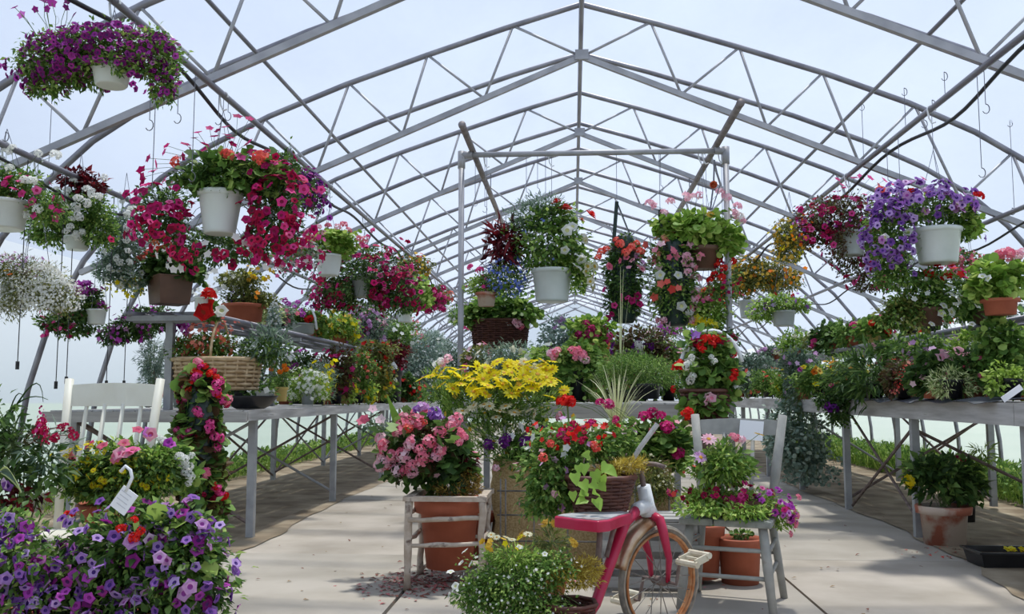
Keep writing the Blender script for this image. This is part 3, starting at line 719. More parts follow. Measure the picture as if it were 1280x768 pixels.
# ================================================================== chairs
def chair(name, label, M, c, rz, w, d, seat_z, top_z, splay=.02, crest=.11, spind=4, m2=None, thick=.034, r=.020, backlean=.10, flare=.04, front=True):
    """local: front is -y"""
    t = thing(name, c, label, 'chair'); R = Matrix.Rotation(rz, 3, 'Z'); C_ = Vector(c)
    q = lambda x, y, z: C_ + R @ Vector((x, y, z))
    def part(n, mb, m=M, sm=False): return mb.build(n, m, t, smooth=sm)
    nb = 2
    for a, b in ((-w / 2, -w / 2 + w * .37), (-w / 2 + w * .37 + .006, w / 2)):
        mb = MB(); vs = []
        for z in (seat_z - thick, seat_z):
            vs += [q(a, -d / 2, z), q(b, -d / 2, z), q(b * .94, d / 2, z), q(a * .94, d / 2, z)]
        mb.add(vs, [(3, 2, 1, 0), (4, 5, 6, 7), (0, 1, 5, 4), (1, 2, 6, 5), (2, 3, 7, 6), (3, 0, 4, 7)]); o = part('seat', mb, m2 or M)
        bv = o.modifiers.new('worn', 'BEVEL'); bv.width = .008; bv.segments = 2
    for x in (-1, 1):
        mb = MB(); mb.tube([q(x * (w / 2 - .03 + splay), -d / 2 + .02 - splay, 0), q(x * (w / 2 - .04 + splay * .4), -d / 2 + .04 - splay * .5, seat_z * .55), q(x * (w / 2 - .05), -d / 2 + .05, seat_z - thick * .5)], [r * .85, r * 1.12, r], 10); part('leg', mb, M, True)
        mb = MB(); mb.tube([q(x * (w / 2 - .03 + splay), d / 2 + splay, 0), q(x * (w / 2 - .045), d / 2 - .03, seat_z - thick)], [r * .85, r], 10); part('leg', mb, M, True)
        mb = MB(); mb.tube([q(x * (w / 2 - .05), d / 2 - .03, seat_z - thick), q(x * (w / 2 - .03 + flare * .3), d / 2 + backlean * .4, (seat_z + top_z) / 2), q(x * (w / 2 - .02 + flare), d / 2 + backlean, top_z)], [r, r * 1.15, r * 1.05], 10); part('back_post', mb, M, True)
    mb = MB(); n = 8; vs = []; hw = w / 2 - .02 + flare * .85
    for zz, yy in ((top_z - .03 - crest, backlean * .82), (top_z - .03, backlean * .97)):
        for th in (-.009, .009):
            for i in range(n + 1):
                x = -hw + 2 * hw * i / n; vs.append(q(x, d / 2 + yy + th + .025 * (1 - (2 * i / n - 1) ** 2), zz + (.012 * (1 - (2 * i / n - 1) ** 2) if zz > top_z - .05 else 0)))
    m = n + 1; F4 = []
    for i in range(n): F4 += [(i, i + 1, 2 * m + i + 1, 2 * m + i), (m + i + 1, m + i, 3 * m + i, 3 * m + i + 1), (i + 1, i, m + i, m + i + 1), (2 * m + i, 2 * m + i + 1, 3 * m + i + 1, 3 * m + i)]
    F4 += [(0, 2 * m, 3 * m, m), (n, m + n, 3 * m + n, 2 * m + n)]
    mb.add(vs, F4); part('crest_rail', mb)
    for i in range(spind):
        x = -hw + 2 * hw * (i + 1) / (spind + 1)
        mb = MB(); mb.tube([q(x * .92, d / 2 - .03, seat_z), q(x, d / 2 + backlean * .45, (seat_z + top_z - crest) / 2 + .03), q(x, d / 2 + backlean * .8 + .02, top_z - .02 - crest)], [.009, .013, .009], 8); part('spindle', mb, M, True)
    L = w / 2 - .03
    for z in (.19, .31):
        for x in (-1, 1):
            mb = MB(); mb.tube([q(x * (L + splay * .5), -d / 2 + .03, z), q(x * (L), d / 2, z)], .011, 8); part('stretcher', mb, M, True)
    for z, y in ((.17, -d / 2 + .02), (.30, -d / 2 + .03), (.24, d / 2)):
        mb = MB(); mb.tube([q(-L, y, z), q(L, y, z)], .011, 8); part('stretcher', mb, M, True)
    return t, q
M_whitep = mat('cream_chair_paint', (.78, .76, .66), (.70, .67, .56), rough=.5, scale=6)
M_greyp = mat('flaking_grey_paint', (.29, .29, .27), (.38, .37, .34), rough=.75, scale=14, c3=(.30, .27, .23), bump=.1)
M_greyseat = mat('worn_grey_seat', (.33, .34, .32), (.22, .23, .21), rough=.8, scale=22, bump=.2)
a = P(140, 500, 4.25)
chair('wooden_chair', 'cream painted spindle-back chair behind the violet petunias on the left', M_whitep, (a.x - .01, 4.02, 0), 0, .47, .36, .44, 1.13, crest=.10, spind=4, r=.019, flare=.01, backlean=.09)
g_ch, qch = chair('wooden_chair', 'flaking grey wooden chair beside the tricycle, holding a flower box', M_greyp, (.80, 4.83, 0), math.radians(-19), .45, .40, .445, .945, m2=M_greyseat, crest=.075, spind=2, r=.022, flare=.03, backlean=.10, splay=.03)

# paper notes and white tags
M_paper = mat('white_paper', (.86, .86, .88), rough=.7)
M_ink = mat('grey_ink', (.60, .60, .63), rough=.8)
def tagcard(label, px, py, Y, w, h, rot, hookpx=None, pitch=0, name='price_tag', ink=False):
    c = P(px, py, Y); t = thing(name, c, label, 'sign'); R = Matrix.Rotation(rot, 3, 'Y') @ Matrix.Rotation(pitch, 3, 'X')
    mb = MB(); mb.box(c, (w, .003, h), rot=R); mb.build('card', M_paper, t)
    if ink:
        mb = MB()
        for k in range(4): mb.box(c + R @ Vector((random.uniform(-.1, .1) * w, -.0022, h * (.3 - .18 * k))), (w * (.7 - .1 * (k % 2)), .0008, h * .03), rot=R)
        mb.build('handwriting', M_ink, t)
    if hookpx:
        e = P(hookpx[0], hookpx[1], Y); mb = MB(); d = e - c
        mb.tube([c + d * .3, c + d * .75 + Vector((.01, 0, 0)), e, e + Vector((-.015, 0, .012)), e + Vector((-.03, 0, -.005))], .005, 6); mb.build('tag_hook', M_hook, t, smooth=True)
    return t
c = qch(.055, .32, .895); t = thing('paper_note', c, 'blank white paper hung over the crest of the grey chair', 'sign')
R = Matrix.Rotation(math.radians(-19), 3, 'Z') @ Matrix.Rotation(math.radians(4), 3, 'Y') @ Matrix.Rotation(math.radians(-12), 3, 'X')
mb = MB(); mb.box(c + Vector((0, -.055, -.03)), (.125, .002, .105), rot=R); mb.build('sheet', M_paper, t)
tagcard('white card tag clipped among the violet petunias at the front', 155, 626, 2.66, .054, .07, math.radians(35), (163, 588), ink=True)
tagcard('white plastic tag on a hook beside the marigold pot', 363, 446, 9.0, .075, .075, math.radians(40), (362, 420))
tagcard('small white tag on the dark wine-leaved pot at the far left bench', 491, 458, 12.2, .10, .085, math.radians(-35))
tagcard('long white label sticking out of the right bench edge', 1265, 492, 5.4, .13, .035, math.radians(-35))
tagcard('white label lying among the pots near the far end of the left shelf', 451, 443, 12.0, .10, .05, math.radians(5))

# ================================================================== twig stool
M_twig = mat('bare_twig_wood', (.42, .33, .25), (.56, .48, .40), rough=.8, scale=16, c3=(.14, .09, .07), bump=.2, sharp=(.35, .6))
x0, x1 = P(511, 640, 5.05).x, P(602, 640, 5.05).x; yF, yB = 5.05, 5.48
t = thing('twig_stool', ((x0 + x1) / 2, 5.25, 0), 'square stool frame of knotty twigs holding a terracotta pot of pink begonias', 'stool')
zt = P(550, 624, yF).z; zl = G(512, 733).z
def twig(n, a, b, r, k=5):
    mb = MB(); a, b = Vector(a), Vector(b); pts = [a + (b - a) * i / k + Vector((random.gauss(0, r * .25), random.gauss(0, r * .25), random.gauss(0, r * .2))) for i in range(k + 1)]
    mb.tube(pts, [r * random.uniform(.85, 1.18) for _ in pts], 7); return mb.build(n, M_twig, t, smooth=True)
for x in (x0, x1):
    for y in (yF, yB): twig('leg', (x, y, 0), (x, y, zt + .015), .021)
for z in (.235, .375):
    twig('rung', (x0, yF, z), (x1, yF, z + .015), .013); twig('rung', (x0, yB, z - .03), (x1, yB, z - .01), .012)
    for x in (x0, x1): twig('rung', (x, yF, z + .03), (x, yB, z + .03), .012)
for a, b in (((x0 - .03, yF), (x1 + .03, yF)), ((x0 - .03, yB), (x1 + .03, yB)), ((x0, yF - .02), (x0, yB + .02)), ((x1, yF - .02), (x1, yB + .02))):
    mb = MB(); mb.beam((a[0], a[1], zt), (b[0], b[1], zt), .045, .026); mb.build('top_rail', M_twig, t)
STX0, STX1, STZ = x0, x1, zt

# ================================================================== burlap planter with wire grid, slatted crate
M_burlap = mat('burlap', (.34, .23, .10), (.50, .37, .19), rough=.95, scale=90, bump=.6, detail=3)
bx0, bx1 = P(617, 600, 5.6).x, P(838, 600, 5.6).x
t = thing('burlap_planter', ((bx0 + bx1) / 2, 5.8, 0), 'low burlap-wrapped planter box with a wire grid in front, full of daisies', 'planter')
mb = MB(); nx, nz = 24, 9; W_ = bx1 - bx0; hB = .66; vs = []
ring = []
per = [(bx0, 5.6), (bx1, 5.6), (bx1, 6.15), (bx0, 6.15)]
pts = []
for (ax, ay), (cx_, cy_) in zip(per, per[1:] + per[:1]):
    for i in range(14): pts.append((ax + (cx_ - ax) * i / 14, ay + (cy_ - ay) * i / 14))
n = len(pts); cx0, cy0 = (bx0 + bx1) / 2, 5.87
for j in range(nz + 1):
    for i, (x, y) in enumerate(pts):
        bulge = 1 + .03 * math.sin(j * 1.3 + i * .9) + .02 * math.sin(i * 2.3); vs.append((cx0 + (x - cx0) * bulge, cy0 + (y - cy0) * bulge, hB * j / nz + (.012 * math.sin(i * 1.9) if j == nz else 0)))
mb.add(vs, [(j * n + i, j * n + (i + 1) % n, (j + 1) * n + (i + 1) % n, (j + 1) * n + i) for j in range(nz) for i in range(n)])
mb.add([vs[nz * n + i] for i in range(n)], [tuple(range(n))]); mb.build('burlap_wrap', M_burlap, t, smooth=True)
M_iron = mat('old_iron_wire', (.16, .15, .14), (.30, .28, .25), rough=.6, metal=.4, scale=20)
mb = MB(); yy = 5.5
for x in np.linspace(bx0 + .05, bx1 - .02, 6): mb.tube([(x, yy, .02), (x, yy, .56)], .0055, 6); 
for x in (bx0 + .08,): mb.tube([(x, yy, .02), (x, yy, .56)], .0055, 6)
for z in (.06, .2, .35, .49): mb.tube([(bx0 + .03, yy, z), (bx1, yy, z)], .0055, 6)
mb.build('wire_grid', M_iron, t, smooth=True)
cx0, cx1 = P(752, 680, 5.2).x, P(868, 680, 5.2).x
t = thing('slatted_crate', ((cx0 + cx1) / 2, 5.2, 0), 'low crate of weathered slats behind the tricycle wheel', 'crate')
for k, z in enumerate((.06, .155, .25, .345)):
    for y in (5.05, 5.4):
        mb = MB(); mb.box(((cx0 + cx1) / 2, y, z), (cx1 - cx0, .018, .055)); mb.build('slat', M_plankx, t)
for x in (cx0 + .03, cx1 - .03):
    for y in (5.075, 5.375):
        mb = MB(); mb.box((x, y, .19), (.035, .03, .38)); mb.build('corner_post', M_plankx, t)
for k in range(3):
    mb = MB(); mb.box(((cx0 + cx1) / 2, 5.1 + k * .13, .385), (cx1 - cx0 + .02, .10, .016)); mb.build('slat', M_plankx, t)

# ================================================================== the tricycle
M_red = mat('faded_red_paint', (.42, .01, .05), (.50, .03, .09), rough=.35, scale=10, c3=(.60, .45, .45), sharp=(.3, .68))
M_whp = mat('chipped_white_paint', (.70, .72, .74), (.50, .50, .50), rough=.45, scale=14, sharp=(.5, .7))
M_fend = mat('rusty_chrome_fender', (.30, .15, .07), (.52, .38, .26), rough=.3, metal=.75, scale=14, bump=.05)
M_rim = mat('rusty_orange_rim', (.42, .14, .04), (.55, .30, .15), rough=.6, metal=.3, scale=24)
M_tyre = mat('old_grey_tyre', (.12, .11, .10), (.30, .27, .22), rough=.85, scale=18)
M_tyred = mat('black_tyre', (.03, .03, .035), (.06, .06, .065), rough=.8, scale=18)
WC = Vector((.375, 4.17, .242)); fw = Vector((.766, .643, 0)); ax = Vector((.643, -.766, 0)); UPV = Vector((0, 0, 1))
bf = Vector((.63, .777, 0)); brt = Vector((.777, -.63, 0)); RM = Vector((.01, 3.72, .115))
t = thing('tricycle', (.2, 4.1, 0), 'old red child tricycle with a rusty fender, used as a flower stand', 'tricycle')
def wheel(c, f, a, R, rt, mt, mr, spokes, name='wheel', hubr=.02, white=None):
    mb = MB(); pt = lambda r, th, o=0: c + (f * math.cos(th) + UPV * math.sin(th)) * r + a * o
    mb.tube([pt(R - rt, 2 * PI * i / 40) for i in range(40)], rt, 10, closed=True); w = mb.build(name, mt, t, smooth=True)
    mb = MB()
    for o in (-.012, .012): mb.tube([pt(R - 2 * rt - .003, 2 * PI * i / 40, o) for i in range(40)], .007, 6, closed=True)
    mb.tube([pt(R - 2 * rt - .006, 2 * PI * i / 40) for i in range(40)], .010, 6, closed=True); mb.build('rim', mr, w, smooth=True)
    if white:
        mb = MB(); 
        for o in (-1, 1): mb.tube([pt(R - rt * .9, 2 * PI * i / 40, o * rt * .93) for i in range(40)], .004, 6, closed=True)
        mb.build('whitewall', white, w, smooth=True)
    for k in range(spokes):
        th = 2 * PI * k / spokes; o = .022 if k % 2 else -.022
        mb = MB(); mb.tube([pt(.015, th + (.9 if k % 4 < 2 else -.9), o), pt(R - 2 * rt, th, 0)], .0022, 4); mb.build('spoke', M_iron, w)
    mb = MB(); mb.tube([c - a * .045, c - a * .03, c + a * .03, c + a * .045], [hubr * .6, hubr, hubr, hubr * .6], 10); mb.build('hub', M_rust, w, smooth=True); return w
wheel(WC, fw, ax, .242, .017, M_tyre, M_rim, 20, white=mat('worn_whitewall', (.42, .36, .28), (.2, .17, .14), rough=.8))
for s in (-1, 1): wheel(RM + brt * .2 * s, bf, brt, .115, .016, M_tyred, M_rust, 8, white=mat('whitewall', (.5, .52, .55), rough=.7))
mb = MB(); mb.tube([RM - brt * .21, RM + brt * .21], .010, 8); mb.build('rear_axle', M_rust, t, smooth=True)
# fender over the front wheel, rear upper quarter
mb = MB(); vs = []; n = 16; m = 7
for i in range(n + 1):
    th = math.radians(97 + 66 * i / n)
    for j in range(m):
        q = PI * j / (m - 1); w = .050 * math.cos(q); r = .256 + .034 * math.sin(q); vs.append(WC + (fw * math.cos(th) + UPV * math.sin(th)) * r + ax * w)
mb.add(vs, [(i * m + j, i * m + j + 1, (i + 1) * m + j + 1, (i + 1) * m + j) for i in range(n) for j in range(m - 1)])
o = mb.build('fender', M_fend, t, smooth=True); so = o.modifiers.new('thickness', 'SOLIDIFY'); so.thickness = .003
crown = WC + UPV * .285 - fw * .055
for s in (-1, 1):   # fork blades
    mb = MB(); a = crown + ax * .015 * s; mb.tube([a, crown + ax * .062 * s - UPV * .012, crown + ax * .072 * s - UPV * .06 + fw * .008, WC + ax * .060 * s + UPV * .10, WC + ax * .05 * s], [.022, .022, .021, .015, .010], 10); mb.build('fork_blade', M_red, t, smooth=True)
head = crown + UPV * .13 - fw * .035
mb = MB(); mb.tube([crown + UPV * .005, crown + (head - crown) * .3, head], [.038, .032, .030], 12); mb.build('head_tube', M_whp, t, smooth=True)
mb = MB(); st = head + UPV * .10 - fw * .02; mb.tube([head, st], .012, 8); mb.build('stem_tube', M_rust, t, smooth=True)
mb = MB(); mb.tube([st - ax * .22 - fw * .06, st - ax * .10, st, st + ax * .10, st + ax * .2 - fw * .06], .010, 8); mb.build('handlebar', M_rust, t, smooth=True)
hb = crown + (head - crown) * .35
mb = MB(); mb.tube([hb, hb - bf * .09 - UPV * .012], [.034, .028], 10); mb.build('frame_lug', M_whp, t, smooth=True)
mb = MB(); mb.tube([hb - bf * .07 - UPV * .01, hb - bf * .17 - UPV * .06, RM + bf * .12 + UPV * .10, RM + bf * .0 + UPV * .01], [.023, .024, .022, .020], 10); mb.build('backbone', M_red, t, smooth=True)
sp = hb - bf * .34 - UPV * .055
mb = MB()
vs = []; L_, wf, wr = .30, .06, .125
outl = [(.16, wf * .5), (.155, wf), (.05, .085), (-.08, wr), (-.14, wr * .9), (-.15, 0), (-.14, -wr * .9), (-.08, -wr), (.05, -.085), (.155, -wf), (.16, -wf * .5)]
for z in (0, .045): vs += [sp + bf * (a - .02) + brt * b + UPV * z for a, b in outl]
n = len(outl); mb.add(vs, [tuple(range(n))[::-1], tuple(n + i for i in range(n))] + [(i, (i + 1) % n, n + (i + 1) % n, n + i) for i in range(n)], 0)
o = mb.build('seat', M_red, t); bv = o.modifiers.new('edge', 'BEVEL'); bv.width = .006; bv.segments = 2
SEAT = sp
mb = MB(); n = len(outl); mb.add([sp + bf * (a * .93 - .02) + brt * b * .9 + UPV * z for z in (.044, .049) for a, b in outl], [tuple(range(n))[::-1], tuple(n + i for i in range(n))] + [(i, (i + 1) % n, n + (i + 1) % n, n + i) for i in range(n)])
mb.build('seat_top', mat('bare_grey_metal', (.42, .43, .45), (.30, .22, .20), rough=.5, scale=16, sharp=(.5, .7)), t)
mb = MB(); mb.tube([sp + UPV * .0, sp - bf * .02 - UPV * .16], .012, 8); mb.tube([sp + bf * .1, sp + bf * .04 - UPV * .13], .010, 8); mb.build('seat_bracket', M_rust, t, smooth=True)
# rear step plate
mb = MB(); c = RM + UPV * .06; mb.add([c + bf * a + brt * b + UPV * z for z in (0, .012) for a, b in ((-.07, -.15), (-.07, .15), (.06, .15), (.06, -.15))], [(3, 2, 1, 0), (4, 5, 6, 7), (0, 1, 5, 4), (1, 2, 6, 5), (2, 3, 7, 6), (3, 0, 4, 7)]); mb.build('rear_step', M_red, t)
# cranks and pedals
ped = None
for s, dv in ((1, fw * .03 + UPV * .115), (-1, -fw * .03 - UPV * .10)):
    mb = MB(); a = WC + ax * .05 * s; b = a + ax * .05 * s; cr = b + dv; mb.tube([a, b, b + dv * .2, cr, cr + ax * .03 * s], .0075, 8); mb.build('crank', M_rust, t, smooth=True)
    pc = cr + ax * .075 * s; pd = mat('worn_cream_pedal', (.66, .62, .50), (.52, .45, .33), rough=.5, scale=20)
    mb = MB()
    for k in (-1, 1):
        q = pc + fw * .038 * k + UPV * .016 * k; mb.tube([q - ax * .058, q + ax * .058], .014, 8)
    mb.beam(pc - ax * .045 - fw * .04 - UPV * .01, pc - ax * .045 + fw * .04 + UPV * .01, .006, .03); mb.beam(pc + ax * .045 - fw * .04 - UPV * .01, pc + ax * .045 + fw * .04 + UPV * .01, .006, .03)
    mb.beam(pc - ax * .04, pc + ax * .04, .012, .012); mb.build('pedal', pd, t, smooth=False)
# ================================================================== plants
ZA, ZC = chord_z(2.4) - .05, chord_z(3.53) - .05
HA, HC = 'baskets hanging from the roof pipes', 'baskets hanging from the outer roof pipes'
def basket(*a, **k): k.setdefault('cat', 'hanging basket'); return plant('hanging_basket', *a, **k)
def pots(*a, **k): k.setdefault('cat', 'potted plant'); return plant('potted_plant', *a, **k)
def tube_part(t, pts, r, n, m): mb = MB(); mb.tube(pts, r, 8); return mb.build(n, m, t, smooth=True)
def floorpot(t, px, Y, r, h):
    x = P(px, 700, Y).x; mb = MB(); mb.lathe([(r * .7, 0), (r, h * .8), (r * 1.08, h * .82), (r * 1.1, h), (r * .98, h), (r * .9, h * .9), (.01, h * .9)], (x, Y, 0), 28, close=True); mb.build('pot', M_clay, t, smooth=True)
def onb(px, Y, lim): return max(Y, lim * F / abs(px - 716))
# ---- left aisle row
basket('hanging basket of small purple petunias, highest one at the upper left', 4.5,
  [(70, 78, 55, 38), (120, 62, 62, 34), (190, 70, 42, 38), (205, 105, 22, 32), (58, 105, 28, 22), (110, 90, 40, 26, .12), (132, 82, 34, 16, -.10)], ('green', 'oval', .03), 1.1,
  [('petunia', 'purple', .042, 290), ('petunia', 'orchid', .036, 60), ('petunia', 'purple', .042, 200, [(120, 80, 100, 40), (145, 78, 30, 16)]), ('five', 'purple', .05, 10, [(66, 15, 50, 10)], 1)], pot=(140, 84, 108, 26, 20, 'white'), hang=(.30, ZA), group=HA, tail=.15)
basket('white hanging pot of geraniums and trailing magenta petunias, largest on the left', 6.0,
  [(280, 222, 62, 28), (345, 270, 38, 62, .1), (205, 268, 36, 44, .2), (270, 310, 72, 26, .25), (355, 215, 25, 30, .2)], [('green', 'lobed', .075, [(282, 220, 62, 28), (335, 215, 30, 22)]), ('dark', 'oval', .035)], 1.0,
  [('petunia', 'crimson', .075, 75, [(345, 270, 42, 66)]), ('petunia', 'magenta', .075, 70, [(350, 265, 44, 64), (200, 270, 40, 55)]), ('petunia', 'crimson', .07, 70, [(215, 290, 50, 40), (280, 318, 72, 24)]),
   ('five', 'magenta', .075, [(208, 182), (205, 190), (232, 180), (256, 180), (247, 165), (272, 163), (284, 168), (297, 145), (313, 160), (315, 190), (301, 196), (291, 180), (195, 205), (185, 198), (178, 222), (238, 188), (268, 170), (280, 158), (310, 178), (176, 212), (229, 196), (262, 160), (205, 225), (190, 230), (312, 148), (318, 195), (170, 240), (243, 172), (288, 172), (256, 186)], None, 1),
   ('head', 'coral', .12, [(220, 202), (284, 194), (326, 198)], None, 1), ('five', 'white', .06, 20, [(265, 325, 75, 26)])],
  pot=(276, 240, 293, 29, 20, 'white'), hang=(.55, ZA), group=HA, tail=.12)
basket('dense dark purple petunia ball hanging just behind the big geranium pot', 7.7, [(375, 242, 36, 31), (352, 225, 20, 18)], ('dark', 'oval', .035), 1.0,
  [('petunia', 'plum', .055, 150), ('petunia', 'purple', .05, 110)], pot=(362, 236, 262, 18, 13, 'grey'), hang=(.35, ZA), group=HA)
basket('white hanging pot of pink geraniums in front of the red petunia ball', 8.6, [(414, 304, 37, 17), (400, 312, 30, 10)], ('light', 'round', .05), 1.2,
  [('head', 'pink', .085, [(385, 290), (398, 284), (410, 282), (422, 284), (436, 288), (448, 298), (455, 300), (404, 292), (430, 281), (391, 298)], None, 1), ('head', 'hotpink', .07, [(460, 296), (466, 288), (452, 306), (378, 300)], None, 1)],
  pot=(411, 319, 345, 18, 13, 'white'), hang=(.45, ZA), group=HA)
basket('large ball of red petunias hanging on the left, beside the pink geranium pot', 9.6, [(455, 350, 60, 48), (500, 368, 30, 32), (420, 370, 36, 24), (455, 362, 28, 18, -.2)], ('dark', 'oval', .045), .9,
  [('petunia', 'magenta', .085, 150), ('petunia', 'crimson', .085, 110)], pot=(455, 345, 372, 16, 12, 'grey'), hang=(.5, ZA), group=HA)
basket('thin trailing basket of pink and red blooms under the dark purple ball', 7.0, [(372, 320, 34, 30, .3)], ('grey', 'oval', .035), .45,
  [('five', 'hotpink', .06, 60), ('five', 'crimson', .06, 40), ('five', 'white', .05, 25)], hang=(.2, ZA), group=HA, tail=.3)
basket('grey pot with small yellow and orange flowers behind the red petunia ball', 11.2, [(515, 335, 26, 17)], ('olive', 'oval', .05), 1, [('five', 'gold', .06, 40), ('five', 'coral', .06, 25)], pot=(510, 343, 360, 13, 10, 'grey'), hang=(.5, ZA), group=HA)
basket('green basket with creamy white blooms below the red petunias', 11.6, [(520, 372, 22, 22)], ('light', 'round', .06), 1.2, [('head', 'cream', .09, 8)], pot=(506, 385, 403, 11, 8, 'white'), hang=(.6, ZA), group=HA)
basket('round magenta ball of flowers, farthest of the showy left baskets', 13.2, [(545, 376, 16, 17), (532, 368, 14, 12)], ('dark', 'oval', .05), .8, [('head', 'magenta', .10, 60, [(546, 378, 15, 16)]), ('five', 'crimson', .07, 60, [(532, 366, 14, 12)])], hang=(.4, ZA), group=HA)
# ---- left outer row
basket('white hanging pot at the left frame edge with magenta and white blooms', 5.6, [(20, 232, 38, 24), (60, 262, 26, 26), (-20, 250, 40, 30)], ('green', 'oval', .03), 1.2,
  [('five', 'magenta', .05, 40), ('head', 'white', .075, [(8, 190), (15, 185), (48, 192), (30, 225), (40, 226), (35, 268), (47, 261), (2, 200), (12, 210), (70, 194)], None, 1), ('petunia', 'hotpink', .05, [(27, 242), (46, 238), (35, 258), (18, 236), (40, 252), (24, 226), (10, 222), (5, 228)])],
  pot=(4, 252, 287, 34, 26, 'white'), hang=(.45, ZC), group=HC)
basket('basket of white verbena heads over deep green leaves on the outer left row', 6.3, [(95, 265, 50, 34), (120, 290, 34, 26), (60, 290, 34, 22)], [('green', 'oval', .032), ('wine', 'oval', .05, [(95, 222, 22, 14), (112, 232, 22, 14)])], 1.3,
  [('head', 'white', .07, [(84, 238), (80, 245), (97, 248), (115, 241), (95, 258), (82, 260), (97, 268), (89, 274), (100, 272), (77, 252), (83, 289), (95, 293), (98, 296), (92, 226), (108, 236), (123, 246), (130, 222), (70, 237), (88, 284), (103, 290), (82, 300), (108, 254)], None, 1)],
  pot=(97, 296, 313, 17, 13, 'white'), hang=(.6, ZC), group=HC)
basket('basket of creamy verbena and white petunias above the purple pot', 6.55, [(155, 300, 30, 38), (140, 335, 24, 24), (165, 345, 24, 26)], ('grey', 'oval', .035), 1.0,
  [('head', 'white', .075, [(147, 244), (153, 252), (158, 268), (160, 285), (158, 300), (160, 313), (146, 323), (133, 313), (150, 328), (137, 335), (162, 328), (160, 268), (165, 262), (172, 270)], None, 1), ('petunia', 'white', .045, 30, [(155, 350, 28, 20)]), ('five', 'yellow', .04, 40, [(155, 362, 28, 16)]), ('petunia', 'magenta', .06, [(160, 290), (165, 286), (157, 293)])], hang=(.3, ZC), group=HC)
basket('mass of tiny white alyssum hanging low at the left edge', 5.8, [(40, 358, 48, 40), (75, 375, 24, 22), (0, 370, 40, 34), (15, 335, 30, 18)], ('olive', 'narrow', .035), 1.0,
  [('dot', 'white', .016, 1700, [(55, 365, 45, 38)]), ('dot', 'white', .015, 600, [(0, 370, 40, 34)]), ('dot', 'lilac', .022, 120, [(20, 335, 34, 18)]), ('five', 'orange', .04, [(8, 338), (12, 343)])], hang=(.5, ZC), group=HC)
basket('small white pot of orchid-purple flowers with trailing purple skirts', 6.6, [(112, 372, 20, 14), (95, 405, 34, 22), (65, 405, 22, 12), (100, 390, 26, 14)], [('dark', 'oval', .035), ('light', 'oval', .03, [(118, 385, 16, 10)])], 1.2,
  [('five', 'orchid', .05, 45, [(108, 362, 17, 11)]), ('five', 'orchid', .045, 14, [(127, 384, 9, 7)]), ('five', 'magenta', .04, 40, [(85, 405, 34, 20)])], pot=(121, 387, 406, 13, 10, 'white'), hang=(.5, ZC), group=HC)
basket('bare-looking basket of dark leaves with hanging purple flowers below the shelf end', 7.2, [(165, 412, 32, 20), (190, 400, 30, 22, .3), (140, 420, 18, 14)], ('dark', 'oval', .035), 1.3, [('five', 'orchid', .05, 75), ('five', 'lilac', .04, 25)], hang=(.3, ZC), group=HC)
# ---- right aisle row
basket('white hanging pot overflowing with violet petunias, largest on the right', 6.3, [(1150, 262, 58, 22), (1112, 305, 30, 50), (1200, 268, 26, 18), (1118, 345, 26, 20), (1205, 290, 14, 12)], [('green', 'oval', .036), ('light', 'round', .05, [(1212, 282, 14, 16)])], 1.0,
  [('petunia', 'violet', .065, 110, [(1110, 300, 34, 58)]), ('petunia', 'violet', .07, 95, [(1155, 255, 62, 26)]), ('petunia', 'violet', .06, [(1232, 298), (1204, 262), (1187, 227), (1180, 228)]), ('petunia', 'white', .055, [(1106, 297), (1135, 290)]),
   ('petunia', 'lilac', .06, 30, [(1165, 250, 50, 24)]), ('head', 'red', .09, [(1138, 241), (1163, 241), (1224, 245), (1219, 257)], None, 1)],
  pot=(1171, 286, 330, 29, 22, 'white'), hang=(.55, ZA), group=HA)
basket('wide basket of magenta and crimson petunias beside the violet ones', 7.6, [(1050, 272, 52, 32), (1075, 315, 46, 36, .1), (1095, 350, 34, 18), (1020, 290, 26, 26), (1062, 306, 28, 22, -.16)], ('bronze', 'oval', .034), 1.1,
  [('petunia', 'magenta', .07, 80), ('petunia', 'crimson', .07, 80), ('five', 'orchid', .04, 50, [(1040, 285, 40, 24)]), ('five', 'orange', .04, 20, [(1015, 290, 22, 24)]),
   ('five', 'hotpink', .08, [(1047, 224), (1053, 231), (1068, 222), (1076, 221), (1088, 222), (1106, 225), (1117, 231), (1099, 232), (1066, 248), (1110, 240), (1155, 223)], None, 1), ('head', 'coral', .13, [(1102, 240)], None, 1)], pot=(1062, 290, 320, 20, 15, 'grey'), hang=(.5, ZA), group=HA)
basket('bushy ball of small yellow flowers left of the magenta petunias', 9.3, [(988, 296, 24, 24), (985, 315, 18, 18)], ('olive', 'oval', .04), .9, [('five', 'gold', .06, 150), ('five', 'yellow', .05, 60)], hang=(.3, ZA), group=HA)
basket('broad orange and gold lantana basket beside the pipe gantry on the right', 10.4, [(945, 343, 34, 26), (978, 348, 24, 20), (925, 355, 20, 22)], ('olive', 'oval', .045), 1.1, [('five', 'gold', .07, 200), ('five', 'orange', .07, 50), ('head', 'red', .09, [(968, 368), (990, 370)])], pot=(937, 376, 398, 14, 11, 'grey'), hang=(.8, ZA), group=HA)
basket('small white pot with blue-violet flowers under the orange lantana', 9.0, [(975, 380, 32, 13), (952, 392, 16, 12), (1003, 382, 10, 10)], ('light', 'oval', .045), 1.3, [('five', 'violet', .055, 22), ('petunia', 'violet', .07, [(980, 392), (983, 396)])], pot=(979, 389, 408, 15, 12, 'grey'), hang=(.8, ZA), group=HA)
